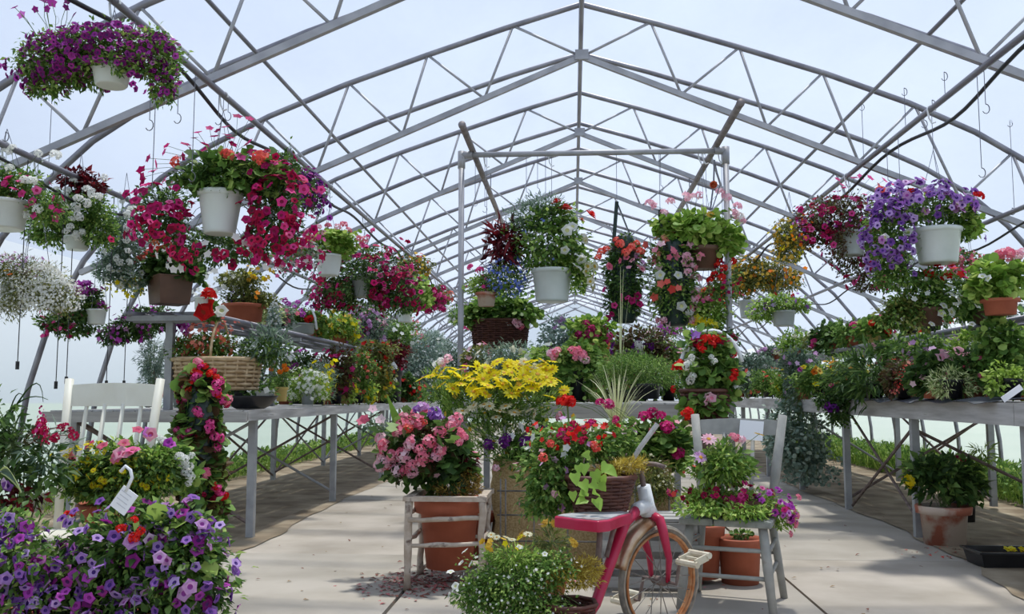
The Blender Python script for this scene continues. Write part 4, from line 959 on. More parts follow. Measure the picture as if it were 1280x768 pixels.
# ---- far baskets down both sides
far = [(548, 372, 15.5, 'salmon', 'coral pink', -1), (572, 395, 18, 'white', 'white', -1), (590, 405, 21, 'hotpink', 'pink', -1),
       (893, 372, 12.5, 'red', 'scarlet', 1), (868, 398, 14.5, 'yellow', 'yellow', 1), (838, 412, 18, 'orchid', 'purple', 1), (815, 420, 22, 'palepink', 'pale pink', 1)]
for px, py, Y, col, cw, s in far:
    k = 120 / Y; basket(f'distant hanging basket of {cw} flowers on the {"left" if s < 0 else "right"} roof pipe', Y, [(px, py, 2.2 * k, 1.7 * k)], ('green', 'oval', .07), 1, [('five', col, .09, 70)], hang=(.4, ZA), group='far hanging baskets', stemn=0)
for i, (px, py, Y, col, cw) in enumerate([(1208, 330, 6.9, 'pink', 'pink'), (462, 395, 11.5, 'lilac', 'lilac'), (500, 410, 13, 'pink', 'rose pink')]):
    basket(f'half hidden basket of {cw} flowers behind the nearer ones', Y, [(px, py, 26, 17)], ('green', 'oval', .045), 1.1, [('five', col, .06, 60)], hang=(.4, ZC), group='half hidden baskets', stemn=0)
# ---- gantry
G2 = GZ - .02
basket('mixed basket with burgundy coleus, blue lobelia, white petunias and red dahlias', 7.9, [(682, 300, 50, 40), (715, 330, 24, 36), (690, 275, 40, 24)],
  [('green', 'oval', .06), ('wine', 'narrow', .17, [(628, 308, 20, 30), (640, 290, 14, 12)]), ('wine', 'oval', .09, [(630, 305, 22, 28)]), ('light', 'oval', .04, [(720, 340, 24, 34), (690, 330, 40, 20)]), ('grey', 'narrow', .06, [(660, 270, 30, 22), (680, 255, 34, 12)]), ('green', 'oval', .03, [(630, 350, 28, 26)])], .9,
  [('five', 'blue', .035, 190, [(632, 350, 27, 30)]), ('pom', 'red', .13, [(696, 252), (707, 260), (739, 268)], None, 1), ('pom', 'brick', .09, [(727, 275)], None, 1), ('petunia', 'white', .10, [(709, 288), (716, 283), (706, 313), (724, 318), (727, 325), (722, 333)]), ('petunia', 'cream', .09, [(732, 300), (730, 296), (735, 333), (741, 345), (738, 352), (742, 360), (744, 333), (733, 340)]), ('five', 'white', .04, 25, [(690, 300, 45, 35)]), ('five', 'blue', .03, 16, [(690, 300, 45, 45)])],
  pot=(690, 337, 378, 26, 20, 'white'), hang=(.75, G2), stemn=30, group='baskets on the pipe gantry')
basket('small brownish basket with two pink geranium heads beside the left gantry post', 8.3, [(602, 358, 19, 15)], ('light', 'oval', .035), 1.2, [('head', 'hotpink', .10, [(600, 338), (588, 334)], None, 1), ('five', 'magenta', .05, 8)], pot=(608, 366, 383, 14, 10, 'old', 'clay'), hang=(.6, G2), group='baskets on the pipe gantry')
def wide(t, base, top):
    mb = wicker((P(625, 432, 9.2).x, 9.2, P(625, 434, 9.2).z), .26, .2, .26, 1.12, 12, .009); mb.build('basket', mat('dark_brown_wicker', (.10, .035, .02), (.06, .02, .015), rough=.7), t, smooth=True); mb = MB(); c = P(625, 434, 9.2); mb.tube([(c.x, 9.2, 1.0), (c.x, 9.2, c.z)], .02, 8); mb.lathe([(.12, 0), (.12, .015), (.02, .02)], (c.x, 9.2, 1.0), 14); mb.build('stand', M_rust, t)
basket('wide dark brown basket full of leaves behind the blue lobelia', 9.2, [(630, 392, 50, 22), (600, 395, 24, 18)], ('green', 'round', .055), 1.2, [('head', 'pink', .09, [(643, 402), (650, 408), (647, 405)]), ('five', 'white', .06, [(636, 404)])], extra=wide)
def bag(label, Y, px, y0, y1, hw, hx, hy, fls, leafk='dark'):
    def ex(t, base, top):
        a = P(px, y0, Y); b = P(px, y1, Y); mb = MB(); r = hw * mpp(Y) * .62
        mb.lathe([(r * .75, 0), (r, .04), (r * 1.03, (a.z - b.z) * .5), (r, (a.z - b.z) * .95), (r * .7, a.z - b.z)], (a.x, Y, b.z), 14); mb.build('planting_bag', M_bag, t, smooth=True)
        h = P(hx, hy, Y); mb = MB()
        for s in (-1, 1): mb.beam((a.x + s * r * .8, Y, a.z - .05), h, .035, .008)
        mb.build('bag_handle', M_bag, t); mb = MB(); mb.tube([h, (h.x, Y, G2)], .0025, 4); mb.build('hanging_wire', M_wire, t)
    return plant('hanging_bag', label, Y, [(px, (y0 + y1) / 2, hw * 1.05, (y1 - y0) / 2), (px + 3, y0 + 20, hw * .95, 22), (px + 2, (y0 * .3 + y1 * .7), hw * .9, 30)], (leafk, 'oval', .045), .95, fls, cat='hanging bag', extra=ex, lo=.6, stemn=0)
bag('tall hanging bag with coral flowers on top and magenta ones below', 8.5, 779, 296, 404, 24, 771, 252,
    [('head', 'coral', .09, [(752, 315), (758, 312), (748, 322), (775, 305), (790, 308), (796, 304), (788, 312), (770, 300), (800, 314), (782, 316)]), ('petunia', 'pink', .065, [(762, 333), (775, 326), (783, 322), (800, 322), (798, 332), (790, 325), (803, 336), (786, 334)]), ('five', 'lilac', .06, 18, [(795, 328, 16, 12)]), ('petunia', 'magenta', .07, [(777, 372), (790, 376), (797, 370), (765, 393), (768, 382), (755, 362), (800, 380), (784, 372), (760, 398)])])
bag('tall hanging bag with salmon pink impatiens and white ones, right of its twin', 8.5, 842, 300, 408, 29, 825, 262,
    [('five', 'pink', .085, 34, [(845, 325, 32, 26)]), ('five', 'salmon', .08, 22, [(835, 312, 28, 20)]), ('five', 'coral', .085, [(826, 355), (840, 362), (834, 352), (818, 372), (848, 360)]), ('petunia', 'white', .08, [(848, 344), (825, 344), (852, 383)]), ('head', 'palepink', .10, [(862, 325), (866, 332), (858, 320), (872, 348), (868, 375), (865, 400), (862, 390), (830, 400), (872, 362), (860, 340)]), ('five', 'pink', .07, 30, [(864, 385, 16, 24), (840, 402, 24, 8)])], 'green')
def coco(t, base, top): pass
basket('brown pot of bright green geranium with pale pink heads on the right gantry corner', 7.5, [(866, 288, 46, 24), (905, 300, 24, 24), (838, 285, 20, 14)], ('light', 'round', .065), 1.15,
  [('head', 'palepink', .11, [(812, 254), (818, 258), (838, 252), (858, 246), (866, 246), (874, 244), (900, 240), (922, 258), (918, 268), (925, 272), (830, 266), (908, 247), (928, 276)], None, 1), ('daisy', 'gold', .10, [(888, 268)], None, 1)],
  pot=(879, 309, 337, 21, 15, 'brown', 'clay'), hang=(.75, G2), group='baskets on the pipe gantry')
basket('loose basket of scarlet blooms behind the right gantry post', 9.0, [(905, 350, 20, 22), (898, 372, 26, 12)], ('green', 'oval', .045), .6, [('head', 'red', .10, [(898, 326), (905, 335), (893, 344), (888, 350), (902, 347), (915, 326), (896, 332)], None, 1), ('five', 'crimson', .05, 30)], hang=(.4, G2), group='baskets on the pipe gantry')
basket('bright green basket with small yellow flowers below the pale pink geranium', 9.4, [(886, 392, 30, 20), (870, 380, 22, 14)], ('light', 'oval', .045), 1.3, [('five', 'yellow', .08, [(895, 408), (893, 404), (888, 402), (878, 401), (872, 398), (870, 403), (880, 405), (898, 411)]), ('five', 'hotpink', .07, [(876, 372), (884, 373), (890, 376), (879, 376)])], hang=(.5, G2), group='baskets on the pipe gantry')
mb = MB(); c = P(892, 230, 8.2)
mb.tube([P(893, 200, 8.2), c, P(888, 262, 8.2)], .008, 6); mb.tube([P(893, 200, 8.2), P(900, 232, 8.2), P(890, 262, 8.2)], .005, 5)
t = thing('dried_flower_ornament', c, 'small orange flower ornament hanging by wires at the right gantry corner', 'ornament'); mb.build('wires', M_wire, t); put_flowers(t, [P(892, 231, 8.1)], [(0, -1, 0)], 'pom', 'brick', .09, 8.1)

# ---- shelf above the left bench (z 1.69)
pots('square brown clay pot of red and coral geraniums on the shelf end', 6.85, [(212, 334, 38, 20), (195, 345, 24, 10), (238, 342, 16, 16)], ('dark', 'round', .055), 1.4,
  [('head', 'coral', .09, [(180, 322), (186, 316), (194, 313), (172, 326), (190, 318), (196, 316)]), ('head', 'brick', .085, [(195, 303), (205, 298), (215, 300), (224, 305), (210, 306), (188, 300), (218, 312), (228, 315), (203, 311), (200, 294)], None, 1)], pot=(213, 346, 381, 31, 27, 'brown', 'box'))
pots('single scarlet geranium above a darker red bloom at the shelf corner', 6.5, [(266, 392, 10, 12, .3)], ('green', 'round', .05), .9, [('head', 'red', .11, [(261, 366), (265, 370), (258, 371)]), ('petunia', 'red', .12, [(256, 389), (259, 384), (253, 391)]), ('petunia', 'white', .09, [(274, 392), (277, 388)])], pot=(252, 372, 388, 9, 8, 'white'))
pots('clay bowl of violas and pale stems on the left shelf', 8.1, [(305, 372, 30, 16), (330, 380, 22, 14), (300, 350, 34, 14)], ('olive', 'oval', .04), 1.3, [('five', 'violet', .05, 12, [(292, 372, 12, 7)]), ('five', 'white', .05, 50, [(270, 352, 40, 20)]), ('five', 'gold', .05, 20, [(310, 345, 30, 12)]), ('five', 'orange', .05, [(308, 402), (312, 406), (320, 372), (322, 366)])], pot=(305, 381, 402, 28, 22, 'clay', 'clay'))
pots('white-handled basket of orchid pink verbena on the left shelf', 9.8, [(366, 396, 26, 12), (385, 400, 18, 10)], ('green', 'oval', .04), 1.3, [('head', 'orchid', .08, [(352, 383), (360, 380), (368, 384), (376, 388), (384, 380), (372, 378), (360, 390), (350, 390), (366, 392), (390, 384), (378, 393), (356, 376)]), ('head', 'red', .09, [(384, 400), (388, 398)])], pot=(375, 405, 418, 20, 17, 'grey'),
  extra=lambda t, b, tp: tube_part(t, [P(384, 388, 9.6), P(390, 387, 9.6), P(394, 397, 9.6), P(396, 412, 9.6)], .012, 'basket_handle', M_hook))
shelfrow = [(338, 395, 7.9, 'variegated', None, 18, 16, 'pot of pale variegated foliage between the violas and the verbena', 'old'),
            (425, 408, 9.6, 'light', 'gold', 26, 22, 'pot of upright yellow-green foliage right of the verbena basket', 'clay'),
            (458, 408, 10.2, 'grey', 'lilac', 30, 20, 'pot of lilac and pink frilly flowers on the left shelf', 'grey'),
            (492, 418, 11.0, 'green', 'white', 26, 16, 'pot of white and pink starry blooms farther along the left shelf', 'clay'),
            (515, 428, 12.3, 'green', 'pink', 22, 14, 'pot of soft pink flowers near the far end of the left shelf', 'clay'),
            (540, 430, 13.6, 'silver', 'white', 22, 18, 'greyish pot plant at the far end of the left shelf', 'clay')]
for px, py, Y, lf, col, rx, rz, lab, pm in shelfrow:
    Y = onb(px, Y, 2.88)
    base = 495 - (1.69 - EYE) * F / Y
    f = [] if not col else [('head' if col == 'lilac' else 'five', col, .08, 36)]
    if col == 'lilac': f.append(('five', 'hotpink', .07, 30)); f.append(('five', 'palepink', .07, 30))
    pots(lab, Y, [(px, py, rx, rz), (px, (py + base) / 2, rx * .9, max(8, (base - py) * .5))], (lf, 'oval', .05), 1.2, f, pot=(px, min(py + rz * .6, base - 10), base, 10, 8, pm, 'clay'))
# trailing white-green stems through the shelf
plant('trailing_plant', 'pale green trailing stems falling from the left shelf before the tag', 7.8, [(342, 415, 10, 42)], ('silver', 'oval', .03), 1.1, [('dot', 'white', .025, 160)], low=-1)

# ---- left bench
def wbasket(t, base, top):
    Y = 6.85; a = P(216, 486, Y); b = P(326, 486, Y); c = (a + b) / 2; h = P(270, 450, Y).z - c.z
    wicker((c.x, Y, c.z), (b.x - a.x) * .44, .19, h, 1.1, 7, .0125, 22).build('basket', M_wicker, t, smooth=True)
    mb = MB(); hp = [Vector((c.x + .02, Y + .19 * math.cos(q), c.z + h + .30 * math.sin(q))) for q in np.linspace(0, PI, 12)]; mb.tube(hp, .010, 6); mb.build('basket_handle', M_wicker, t, smooth=True)
plant('flower_basket', 'pale wicker basket of salmon flowers and feathery green on the left bench end', 6.85, [(262, 432, 40, 22), (330, 440, 34, 22), (230, 438, 20, 20)],
  [('green', 'oval', .035), ('grey', 'narrow', .09, [(335, 432, 34, 28)])], 1.0, [('five', 'salmon', .045, 110, [(265, 418, 32, 24), (240, 440, 22, 16)]), ('five', 'brick', .04, 40, [(258, 430, 34, 22)]), ('five', 'orchid', .05, 24, [(230, 413, 9, 8)])], cat='flower basket', extra=wbasket)
c = P(315, 500, 6.75); t = thing('bowl', (c.x, 6.8, .945), 'shiny black bowl standing under the front of the wicker basket', 'bowl')
mb = MB(); mb.lathe([(.10, 0), (.15, .03), (.20, .09), (.205, .10), (.19, .095), (.13, .03)], (c.x - .03, 6.8, .95), 24); mb.build('bowl_body', M_black, t, smooth=True)
pots('yellow pot of orange marigolds on the left bench', 7.7, [(350, 473, 15, 14)], ('green', 'narrow', .05), 1.5, [('pom', 'orange', .062, [(340, 461), (346, 455), (355, 457), (357, 462), (350, 465)], None, 1)], pot=(351, 484, 502, 9.5, 7.5, 'yellow', 'clay'))
rowl = [(330, 488, 6.95, 'green', 'white', 14, 12, 'oval', 'tiny white-flowered plant left of the marigold pot'),
 (385, 482, 7.3, 'light', 'white', 26, 20, 'narrow', 'feathery light green plant right of the marigold pot'),
 (400, 470, 7.9, 'grey', 'yellow', 20, 18, 'narrow', 'fine grey-green plant with yellow tips on the left bench'),
 (428, 488, 7.9, 'light', 'yellow', 17, 16, 'oval', 'low plant dotted with yellow in a yellow pot on the left bench'),
 (453, 490, 8.2, 'light', 'yellow', 16, 15, 'oval', 'second low plant dotted with yellow on the left bench'),
 (420, 455, 8.8, 'bronze', 'crimson', 24, 18, 'oval', 'dark-leaved plant with deep crimson blooms on the left bench'),
 (470, 480, 8.7, 'light', 'gold', 18, 16, 'narrow', 'grassy pot plant with gold blooms on the left bench'),
 (448, 458, 9.6, 'green', 'salmon', 20, 16, 'oval', 'bushy plant of mixed salmon blooms under the shelf'),
 (505, 485, 9.2, 'dark', 'red', 18, 16, 'round', 'leafy plant with red blooms near the aisle end of the left bench'),
 (518, 492, 9.7, 'green', 'coral', 16, 12, 'oval', 'small coral-flowered plant near the end of the left bench'),
 (528, 452, 10.6, 'silver', 'white', 30, 26, 'oval', 'loose cloud of white flowers rising from the left bench'),
 (470, 440, 11.2, 'olive', 'red', 26, 14, 'oval', 'plant with brick red blooms behind the small white tag'),
 (560, 450, 12.5, 'grey', 'palepink', 22, 18, 'oval', 'pale pink flowering plant far down the left bench'),
 (548, 470, 11.4, 'green', 'pink', 18, 16, 'oval', 'rose pink plant far down the left bench'),
 (372, 455, 9.5, 'dark', 'orchid', 24, 16, 'oval', 'shaded plant with orchid blooms beneath the left shelf'),
 (300, 462, 9.0, 'dark', None, 26, 20, 'oval', 'shaded green plant behind the wicker basket'),
 (398, 492, 7.1, 'green', None, 14, 10, 'oval', 'little green seedling pot by the bench edge'),
 (190, 448, 7.0, 'silver', None, 16, 26, 'narrow', 'silvery fine-leaved plant left of the wicker basket')]
for px, py, Y, lf, col, rx, rz, lk, lab in rowl:
    Y = onb(px, Y, 2.46)
    base = 495 + (EYE - .965) * F / Y; rim = base - .13 * F / Y
    f = [] if not col else [('dot' if col == 'white' and rx < 28 and Y < 8 else ('head' if col in ('white',) else 'five'), col, .05 if Y < 8.5 else .065, 34)]
    if col == 'white' and Y > 8: f = [('five', 'white', .05, 150)]
    pots(lab, Y, [(px, py, rx * 1.15, rz * 1.15), (px, (py + base) / 2 - 3, rx * .95, max(8, (base - py) * .5))], (lf, lk, .042 if Y < 9 else .05), 1.15, f, pot=(px, rim, base, .07 * F / Y, .05 * F / Y, {'yellow': 'yellow', 'white': 'grey', 'red': 'clay', 'coral': 'clay'}.get(col, 'clay' if int(px) % 2 else 'black'), 'clay'))
pots('wine-leaved plant in a black pot carrying the small white tag', 12.6, [(492, 450, 18, 20), (494, 438, 18, 12)], ('wine', 'oval', .045), 1.0, [('five', 'crimson', .05, 22), ('five', 'palepink', .04, 14)], pot=(492, 462, 501, 12, 9, 'black', 'clay'))

# ---- centre bench and behind
pots('bushy fine green thyme-like mound on the centre bench', 7.0, [(812, 468, 42, 26), (770, 462, 26, 20), (790, 455, 34, 18, .3)], ('green', 'narrow', .032), 1.5, [], pot=(808, 480, 499, 20, 15, 'black', 'clay'))
def blades(label, name, cx, cy, Y, n, L, spread, lf, w=1.0, lean=0):
    c = P(cx, cy, Y); t = thing(name, c, label, 'plant'); V, Fc = [], []
    for k in range(n):
        a = RNG.uniform(0, 2 * PI); s = RNG.uniform(.15, 1) * spread; l = L * RNG.uniform(.6, 1.05); dx, dy = math.cos(a) * s + lean, math.sin(a) * s * .8
        o = len(V); ww = .006 * w
        for q in range(7):
            u = q / 6; x = c.x + dx * u ** 1.4 * l * 1.1; y = c.y + dy * u ** 1.4 * l; z = c.z + l * (u - .55 * s * u ** 2.6); wd = ww * (1 - u) + .0006
            V += [(x - wd * math.sin(a) - wd * .6, y + wd * math.cos(a) * .3, z), (x + wd * math.sin(a) + wd * .6, y - wd * math.cos(a) * .3, z)]
        for q in range(6): b = o + 2 * q; Fc += [(b, b + 1, b + 3), (b, b + 3, b + 2)]
    link('blades', np_mesh('blades', np.array(V), np.array(Fc), leafmat(lf)), t, True)
    mb = MB(); mb.lathe([(.05, 0), (.07, .10), (.075, .12), (.065, .12)], (c.x, c.y, c.z - .11), 14); mb.build('pot', M_black, t, smooth=True); return t
blades('fountain of pale striped blades in front of the centre bench', 'spider_plant', 771, 548, 6.1, 70, .55, .65, 'straw', 1.1)
crow = [(738, 412, 8.0, 'light', 'magenta', 24, 14, 'round', 'slatted wooden pot of magenta flowers on the centre bench', 'old'),
 (722, 448, 7.2, 'green', 'coral', 26, 18, 'round', 'geranium with pink and coral heads beside the yellow daisies', 'black'),
 (700, 425, 8.6, 'silver', 'lilac', 26, 26, 'oval', 'hazy blue-grey bush behind the centre bench', 'black'),
 (640, 445, 7.6, 'grey', 'cream', 40, 16, 'narrow', 'silvery spiky plant under the wide brown basket', 'black'),
 (680, 450, 7.4, 'light', 'white', 24, 16, 'oval', 'small leafy plant with pale blooms behind the daisies', 'black'),
 (598, 450, 8.0, 'olive', 'pink', 20, 16, 'oval', 'dull green plant at the foot of the left gantry post', 'black'),
 (800, 430, 8.8, 'bronze', 'plum', 34, 20, 'oval', 'plum-leaved plant with one white head behind the thyme-like mound', 'black'),
 (835, 440, 9.2, 'green', 'palepink', 28, 16, 'oval', 'loose plant with pale pink flowers beneath the right hanging bag', 'black'),
 (768, 440, 9.6, 'green', 'brick', 24, 18, 'oval', 'green plant with brick blooms beneath the left hanging bag', 'black'),
 (895, 428, 8.4, 'dark', 'crimson', 24, 16, 'oval', 'crimson-flowered plant at the foot of the right gantry post', 'black')]
for px, py, Y, lf, col, rx, rz, lk, lab, pm in crow:
    base = 495 + (EYE - 1.0) * F / Y; rim = min(py + rz * .8, base - 14); bw = .075
    f = [('head' if col in ('coral', 'magenta') else 'five', col, .08, 14 if col == 'coral' else 30)]
    if col == 'coral': f = [('head', 'pink', .09, [(716, 438), (722, 440), (728, 444), (732, 450), (726, 448), (719, 446), (690, 442), (696, 440), (692, 446)], None, 1)]
    if col == 'plum': f.append(('head', 'white', .10, [(797, 430), (799, 434)], None, 1))
    if pm == 'old': rim = 430
    pots(lab, Y, [(px, py, rx * 1.15, rz * 1.15), (px, (py + base) / 2, rx * 1.05, max(8, (base - py) * .55))], (lf, lk, .05), 1.15, f, pot=(px, rim, base, bw * F / Y, bw * .75 * F / Y, pm, 'clay'))
blades('tall dry flower stalks standing among the centre pots', 'dry_stalks', 776, 490, 7.3, 9, 1.0, .12, 'straw', .5)
# begonia basket with white hoop handle
def hoop(t, base, top):
    Y = 6.0; c = P(882, 500, Y)
    wicker((c.x, Y, P(882, 522, Y).z), .13, .11, .17, 1.2, 6, .009, 16).build('basket', M_dwick, t, smooth=True)
    mb = MB(); pts = [P(882, 470, Y) + Vector((-.20 * math.cos(q) + .04, 0, .02 + .27 * math.sin(q))) for q in np.linspace(.1, PI - .25, 14)]; mb.tube(pts, .014, 8); mb.build('hoop_handle', M_hook, t, smooth=True)
    e = P(882, 524, Y); mb = MB(); mb.lathe([(.16, 0), (.16, .02), (.05, .03), (.045, e.z - .04), (.15, e.z - .03), (.15, e.z)], (e.x, Y, 0), 20); mb.build('pedestal', M_rust, t, smooth=True)
plant('flower_basket', 'basket of red and white begonias with a white hoop handle behind the grey chair', 6.0, [(882, 462, 34, 32), (885, 492, 30, 20), (880, 432, 28, 18), (910, 470, 14, 30), (882, 508, 30, 14, -.1)], [('green', 'round', .06), ('dark', 'round', .06, [(880, 500, 30, 16)]), ('silver', 'oval', .04, [(885, 520, 34, 10)])], .95,
  [('five', 'white', .06, 26, [(870, 455, 20, 22)]), ('head', 'white', .06, [(865, 447), (861, 455), (866, 470), (863, 476), (889, 447), (893, 452), (920, 485), (858, 458)]), ('head', 'red', .075, [(850, 456), (846, 459), (878, 437), (875, 433), (842, 487), (917, 442), (918, 466), (915, 474), (890, 430), (882, 424), (895, 424)]), ('five', 'crimson', .06, 22, [(885, 428, 26, 12)]), ('petunia', 'palepink', .06, [(885, 495), (890, 498), (884, 501), (893, 493)]), ('five', 'violet', .07, [(867, 416), (870, 419)])], cat='flower basket', extra=hoop)
# silvery trailing plant under the right bench's near end
plant('trailing_plant', 'airy silver-green plant trailing behind the grey chair to the floor', 10.3, [(1000, 554, 38, 46), (1012, 582, 32, 26), (975, 545, 24, 36), (1000, 505, 22, 12)], ('silver', 'round', .048), .42, [], pot=(1004, 484, 500, 9, 7, 'clay', 'clay'), stemn=120, lo=.2, tail=.25, low=-1)
# ---- right bench
rowr = [(940, 462, 9.8, 'grey', 'white', 28, 20, 'oval', 'white candytuft-like clump at the near gantry side of the right bench', 'head', 26),
 (925, 485, 8.6, 'olive', 'crimson', 16, 14, 'oval', 'dusky plant with crimson blooms at the bench corner', 'five', 16),
 (960, 478, 8.6, 'green', 'coral', 20, 15, 'oval', 'small plant with coral blooms on the right bench', 'five', 24),
 (985, 482, 8.2, 'light', 'yellow', 20, 16, 'oval', 'lime-green pansy with yellow blooms on the right bench', 'petunia', 12),
 (1022, 476, 7.9, 'green', 'orange', 26, 18, 'oval', 'pansy pot with orange and gold faces on the right bench', 'petunia', 0),
 (1000, 455, 9.2, 'grey', 'lilac', 24, 16, 'oval', 'lilac-flowered plant behind the pansies', 'five', 26),
 (1092, 470, 7.0, 'dark', None, 42, 34, 'narrow', 'tall dark bush with hanging narrow leaves in the middle of the right bench', 'five', 0),
 (1060, 470, 7.4, 'green', 'orange', 26, 28, 'narrow', 'feathery green plant with orange buds on the right bench', 'five', 16),
 (1128, 470, 6.6, 'bronze', 'coral', 22, 20, 'oval', 'bronze-leaved plant with a coral red plume on the right bench', 'five', 20),
 (1165, 468, 6.4, 'dark', 'palepink', 26, 22, 'round', 'dark green cyclamen-like plant with pale pink flowers on the right bench', 'petunia', 0),
 (1190, 480, 6.1, 'variegated', None, 28, 16, 'narrow', 'cream-edged variegated plant near the bench front', 'five', 0),
 (1215, 462, 6.3, 'dark', 'pink', 26, 24, 'oval', 'dark bush with pink blooms right of the variegated plant', 'head', 9),
 (1252, 440, 6.2, 'green', None, 28, 34, 'round', 'lush broad-leaved green plant at the right frame edge', 'five', 0),
 (1262, 474, 5.8, 'lime', None, 24, 16, 'oval', 'yellow-green leafy plant at the right end of the bench', 'five', 0),
 (1212, 436, 7.2, 'light', None, 22, 20, 'oval', 'light green plant with upright stems beneath the right shelf', 'five', 0),
 (1160, 438, 7.6, 'green', 'lilac', 30, 16, 'oval', 'hazy plant with lilac blooms beneath the right shelf', 'five', 26),
 (1120, 440, 8.0, 'green', 'pink', 26, 16, 'oval', 'green plant with rose blooms beneath the right shelf', 'five', 20)]
for px, py, Y, lf, col, rx, rz, lk, lab, fk, nf in rowr:
    Y = onb(px, Y, 2.56)
    base = 495 + (EYE - 1.03) * F / Y; rim = base - .13 * F / Y
    f = [(fk, col, .065, nf)] if nf else []
    if 'pansy pot with orange' in lab: f = [('petunia', 'orange', .08, [(1021, 462), (1025, 464), (1018, 465)]), ('petunia', 'gold', .08, [(1033, 452), (1038, 455), (1036, 459), (1042, 450)]), ('petunia', 'yellow', .07, [(1043, 466), (1004, 459), (1020, 480)]), ('petunia', 'purple', .06, [(1036, 478), (1000, 462), (1055, 482)])]
    if 'cyclamen' in lab: f = [('petunia', 'palepink', .09, [(1175, 438), (1182, 442), (1186, 446), (1200, 440), (1205, 444), (1178, 446), (1183, 448), (1208, 448)], None, 1), ('petunia', 'hotpink', .09, [(1206, 460), (1210, 458), (1203, 464)]), ('five', 'palepink', .05, 8)]
    if 'plume' in lab: f = [('spike', 'coral', .14, [(1125, 488), (1131, 480), (1120, 492), (1136, 485)]), ('five', 'salmon', .05, 14), ('five', 'purple', .05, 8)]
    if 'lime-green pansy' in lab: f.append(('petunia', 'yellow', .07, [(984, 473), (989, 474), (980, 463), (988, 460)]))
    pots(lab, Y, [(px, py, rx * 1.2, rz * 1.2), (px, (py + base) / 2 - 2, rx * 1.05, max(8, (base - py) * .55))], (lf, lk, .12 if lk == 'narrow' and col is None and 'bush' in lab else .045 if rx < 30 else .06), 1.15, f, pot=(px, rim, base, .075 * F / Y, .055 * F / Y, 'clay' if int(px) % 2 else 'black', 'clay'))
blades('arching yellow-green spider plant blades on the right bench', 'spider_plant', 1078, 490, 8.3, 26, .48, .85, 'light', .7)
plant('trailing_plant', 'dark petunia trailing over the front board of the right bench', 8.55, [(1052, 495, 20, 16), (1048, 515, 15, 22), (1030, 502, 12, 9)], ('dark', 'oval', .04), 1.3, [('petunia', 'plum', .065, [(1042, 508), (1034, 507), (1047, 512), (1060, 490), (1037, 512)]), ('petunia', 'magenta', .06, [(1037, 478), (1063, 488), (1040, 482)])])
plant('trailing_plant', 'pale clump of tiny leaves spilling over the bench front by the begonia basket', 10.9, [(985, 500, 9, 14), (990, 492, 12, 8)], ('silver', 'oval', .03), 1.3, [('dot', 'white', .02, 40)])
# ---- shelf above the right bench
uz = 1.60
upr = [(1040, 425, 8.3, 'dark', 'magenta', 24, 20, 'round', 'dark round-leaved plant with magenta heads on the right shelf', 'clay'),
 (1065, 418, 7.9, 'green', 'hotpink', 22, 16, 'oval', 'green plant with one bright pink head on the right shelf', 'clay'),
 (1092, 412, 7.4, 'green', 'red', 18, 14, 'round', 'yellow pot with orange-red flowers at the far end of the right shelf', 'yellow'),
 (998, 432, 9.6, 'light', 'cream', 26, 18, 'oval', 'yellow-green plant with cream blooms on the far right shelf', 'clay'),
 (970, 446, 10.8, 'grey', 'lilac', 22, 14, 'oval', 'greyish plant with lilac haze on the far right shelf', 'clay'),
 (1228, 382, 6.3, 'green', None, 26, 18, 'round', 'brown pot of glossy leaves on the near right shelf', 'brown')]
for px, py, Y, lf, col, rx, rz, lk, lab, pm in upr:
    Y = onb(px, Y, 3.13)
    base = 495 - (uz - EYE) * F / Y
    f = [('head', col, .09, 5 if col in ('red', 'hotpink', 'magenta') else 20, None, 1)] if col else []
    if 'one bright pink' in lab: f = [('head', 'hotpink', .12, [(1068, 408), (1073, 410), (1070, 406)], None, 1)]
    pots(lab, Y, [(px, py, rx * 1.1, rz * 1.1), (px, base - 8, rx * .9, 11)], (lf, lk, .055), 1.2, f, pot=(px, base - .12 * F / Y, base, .08 * F / Y, .06 * F / Y, pm, 'clay'))
pots('trailing green mass with white and red petunias on the right shelf', 6.5, [(1150, 385, 44, 28), (1185, 370, 34, 26), (1120, 400, 22, 14), (1155, 350, 34, 14), (1220, 355, 20, 14)], [('green', 'oval', .038), ('olive', 'oval', .04, [(1135, 390, 36, 22)])], 1.2,
  [('petunia', 'white', .055, [(1183, 402), (1197, 401), (1190, 390), (1195, 380), (1203, 370), (1222, 382), (1190, 368), (1212, 370), (1165, 405), (1199, 375), (1228, 345), (1215, 405), (1177, 392), (1189, 358), (1180, 382)]), ('five', 'white', .04, 20), ('five', 'red', .06, 16, [(1180, 342, 32, 10)]), ('petunia', 'magenta', .07, [(1190, 333), (1204, 338), (1170, 335), (1205, 346)])], pot=(1160, 385, 407, 18, 15, 'brown', 'clay'))
pots('terracotta pot of pink-headed geranium at the right end of the shelf', 6.1, [(1245, 350, 30, 24), (1270, 345, 18, 18), (1230, 362, 20, 14)], ('light', 'round', .055), 1.2, [('head', 'pink', .085, [(1252, 318), (1262, 316), (1270, 320), (1278, 316), (1258, 322), (1248, 320)], None, 1), ('petunia', 'white', .05, [(1228, 345), (1235, 348)])], pot=(1250, 374, 394, 22, 17, 'clay', 'clay'))
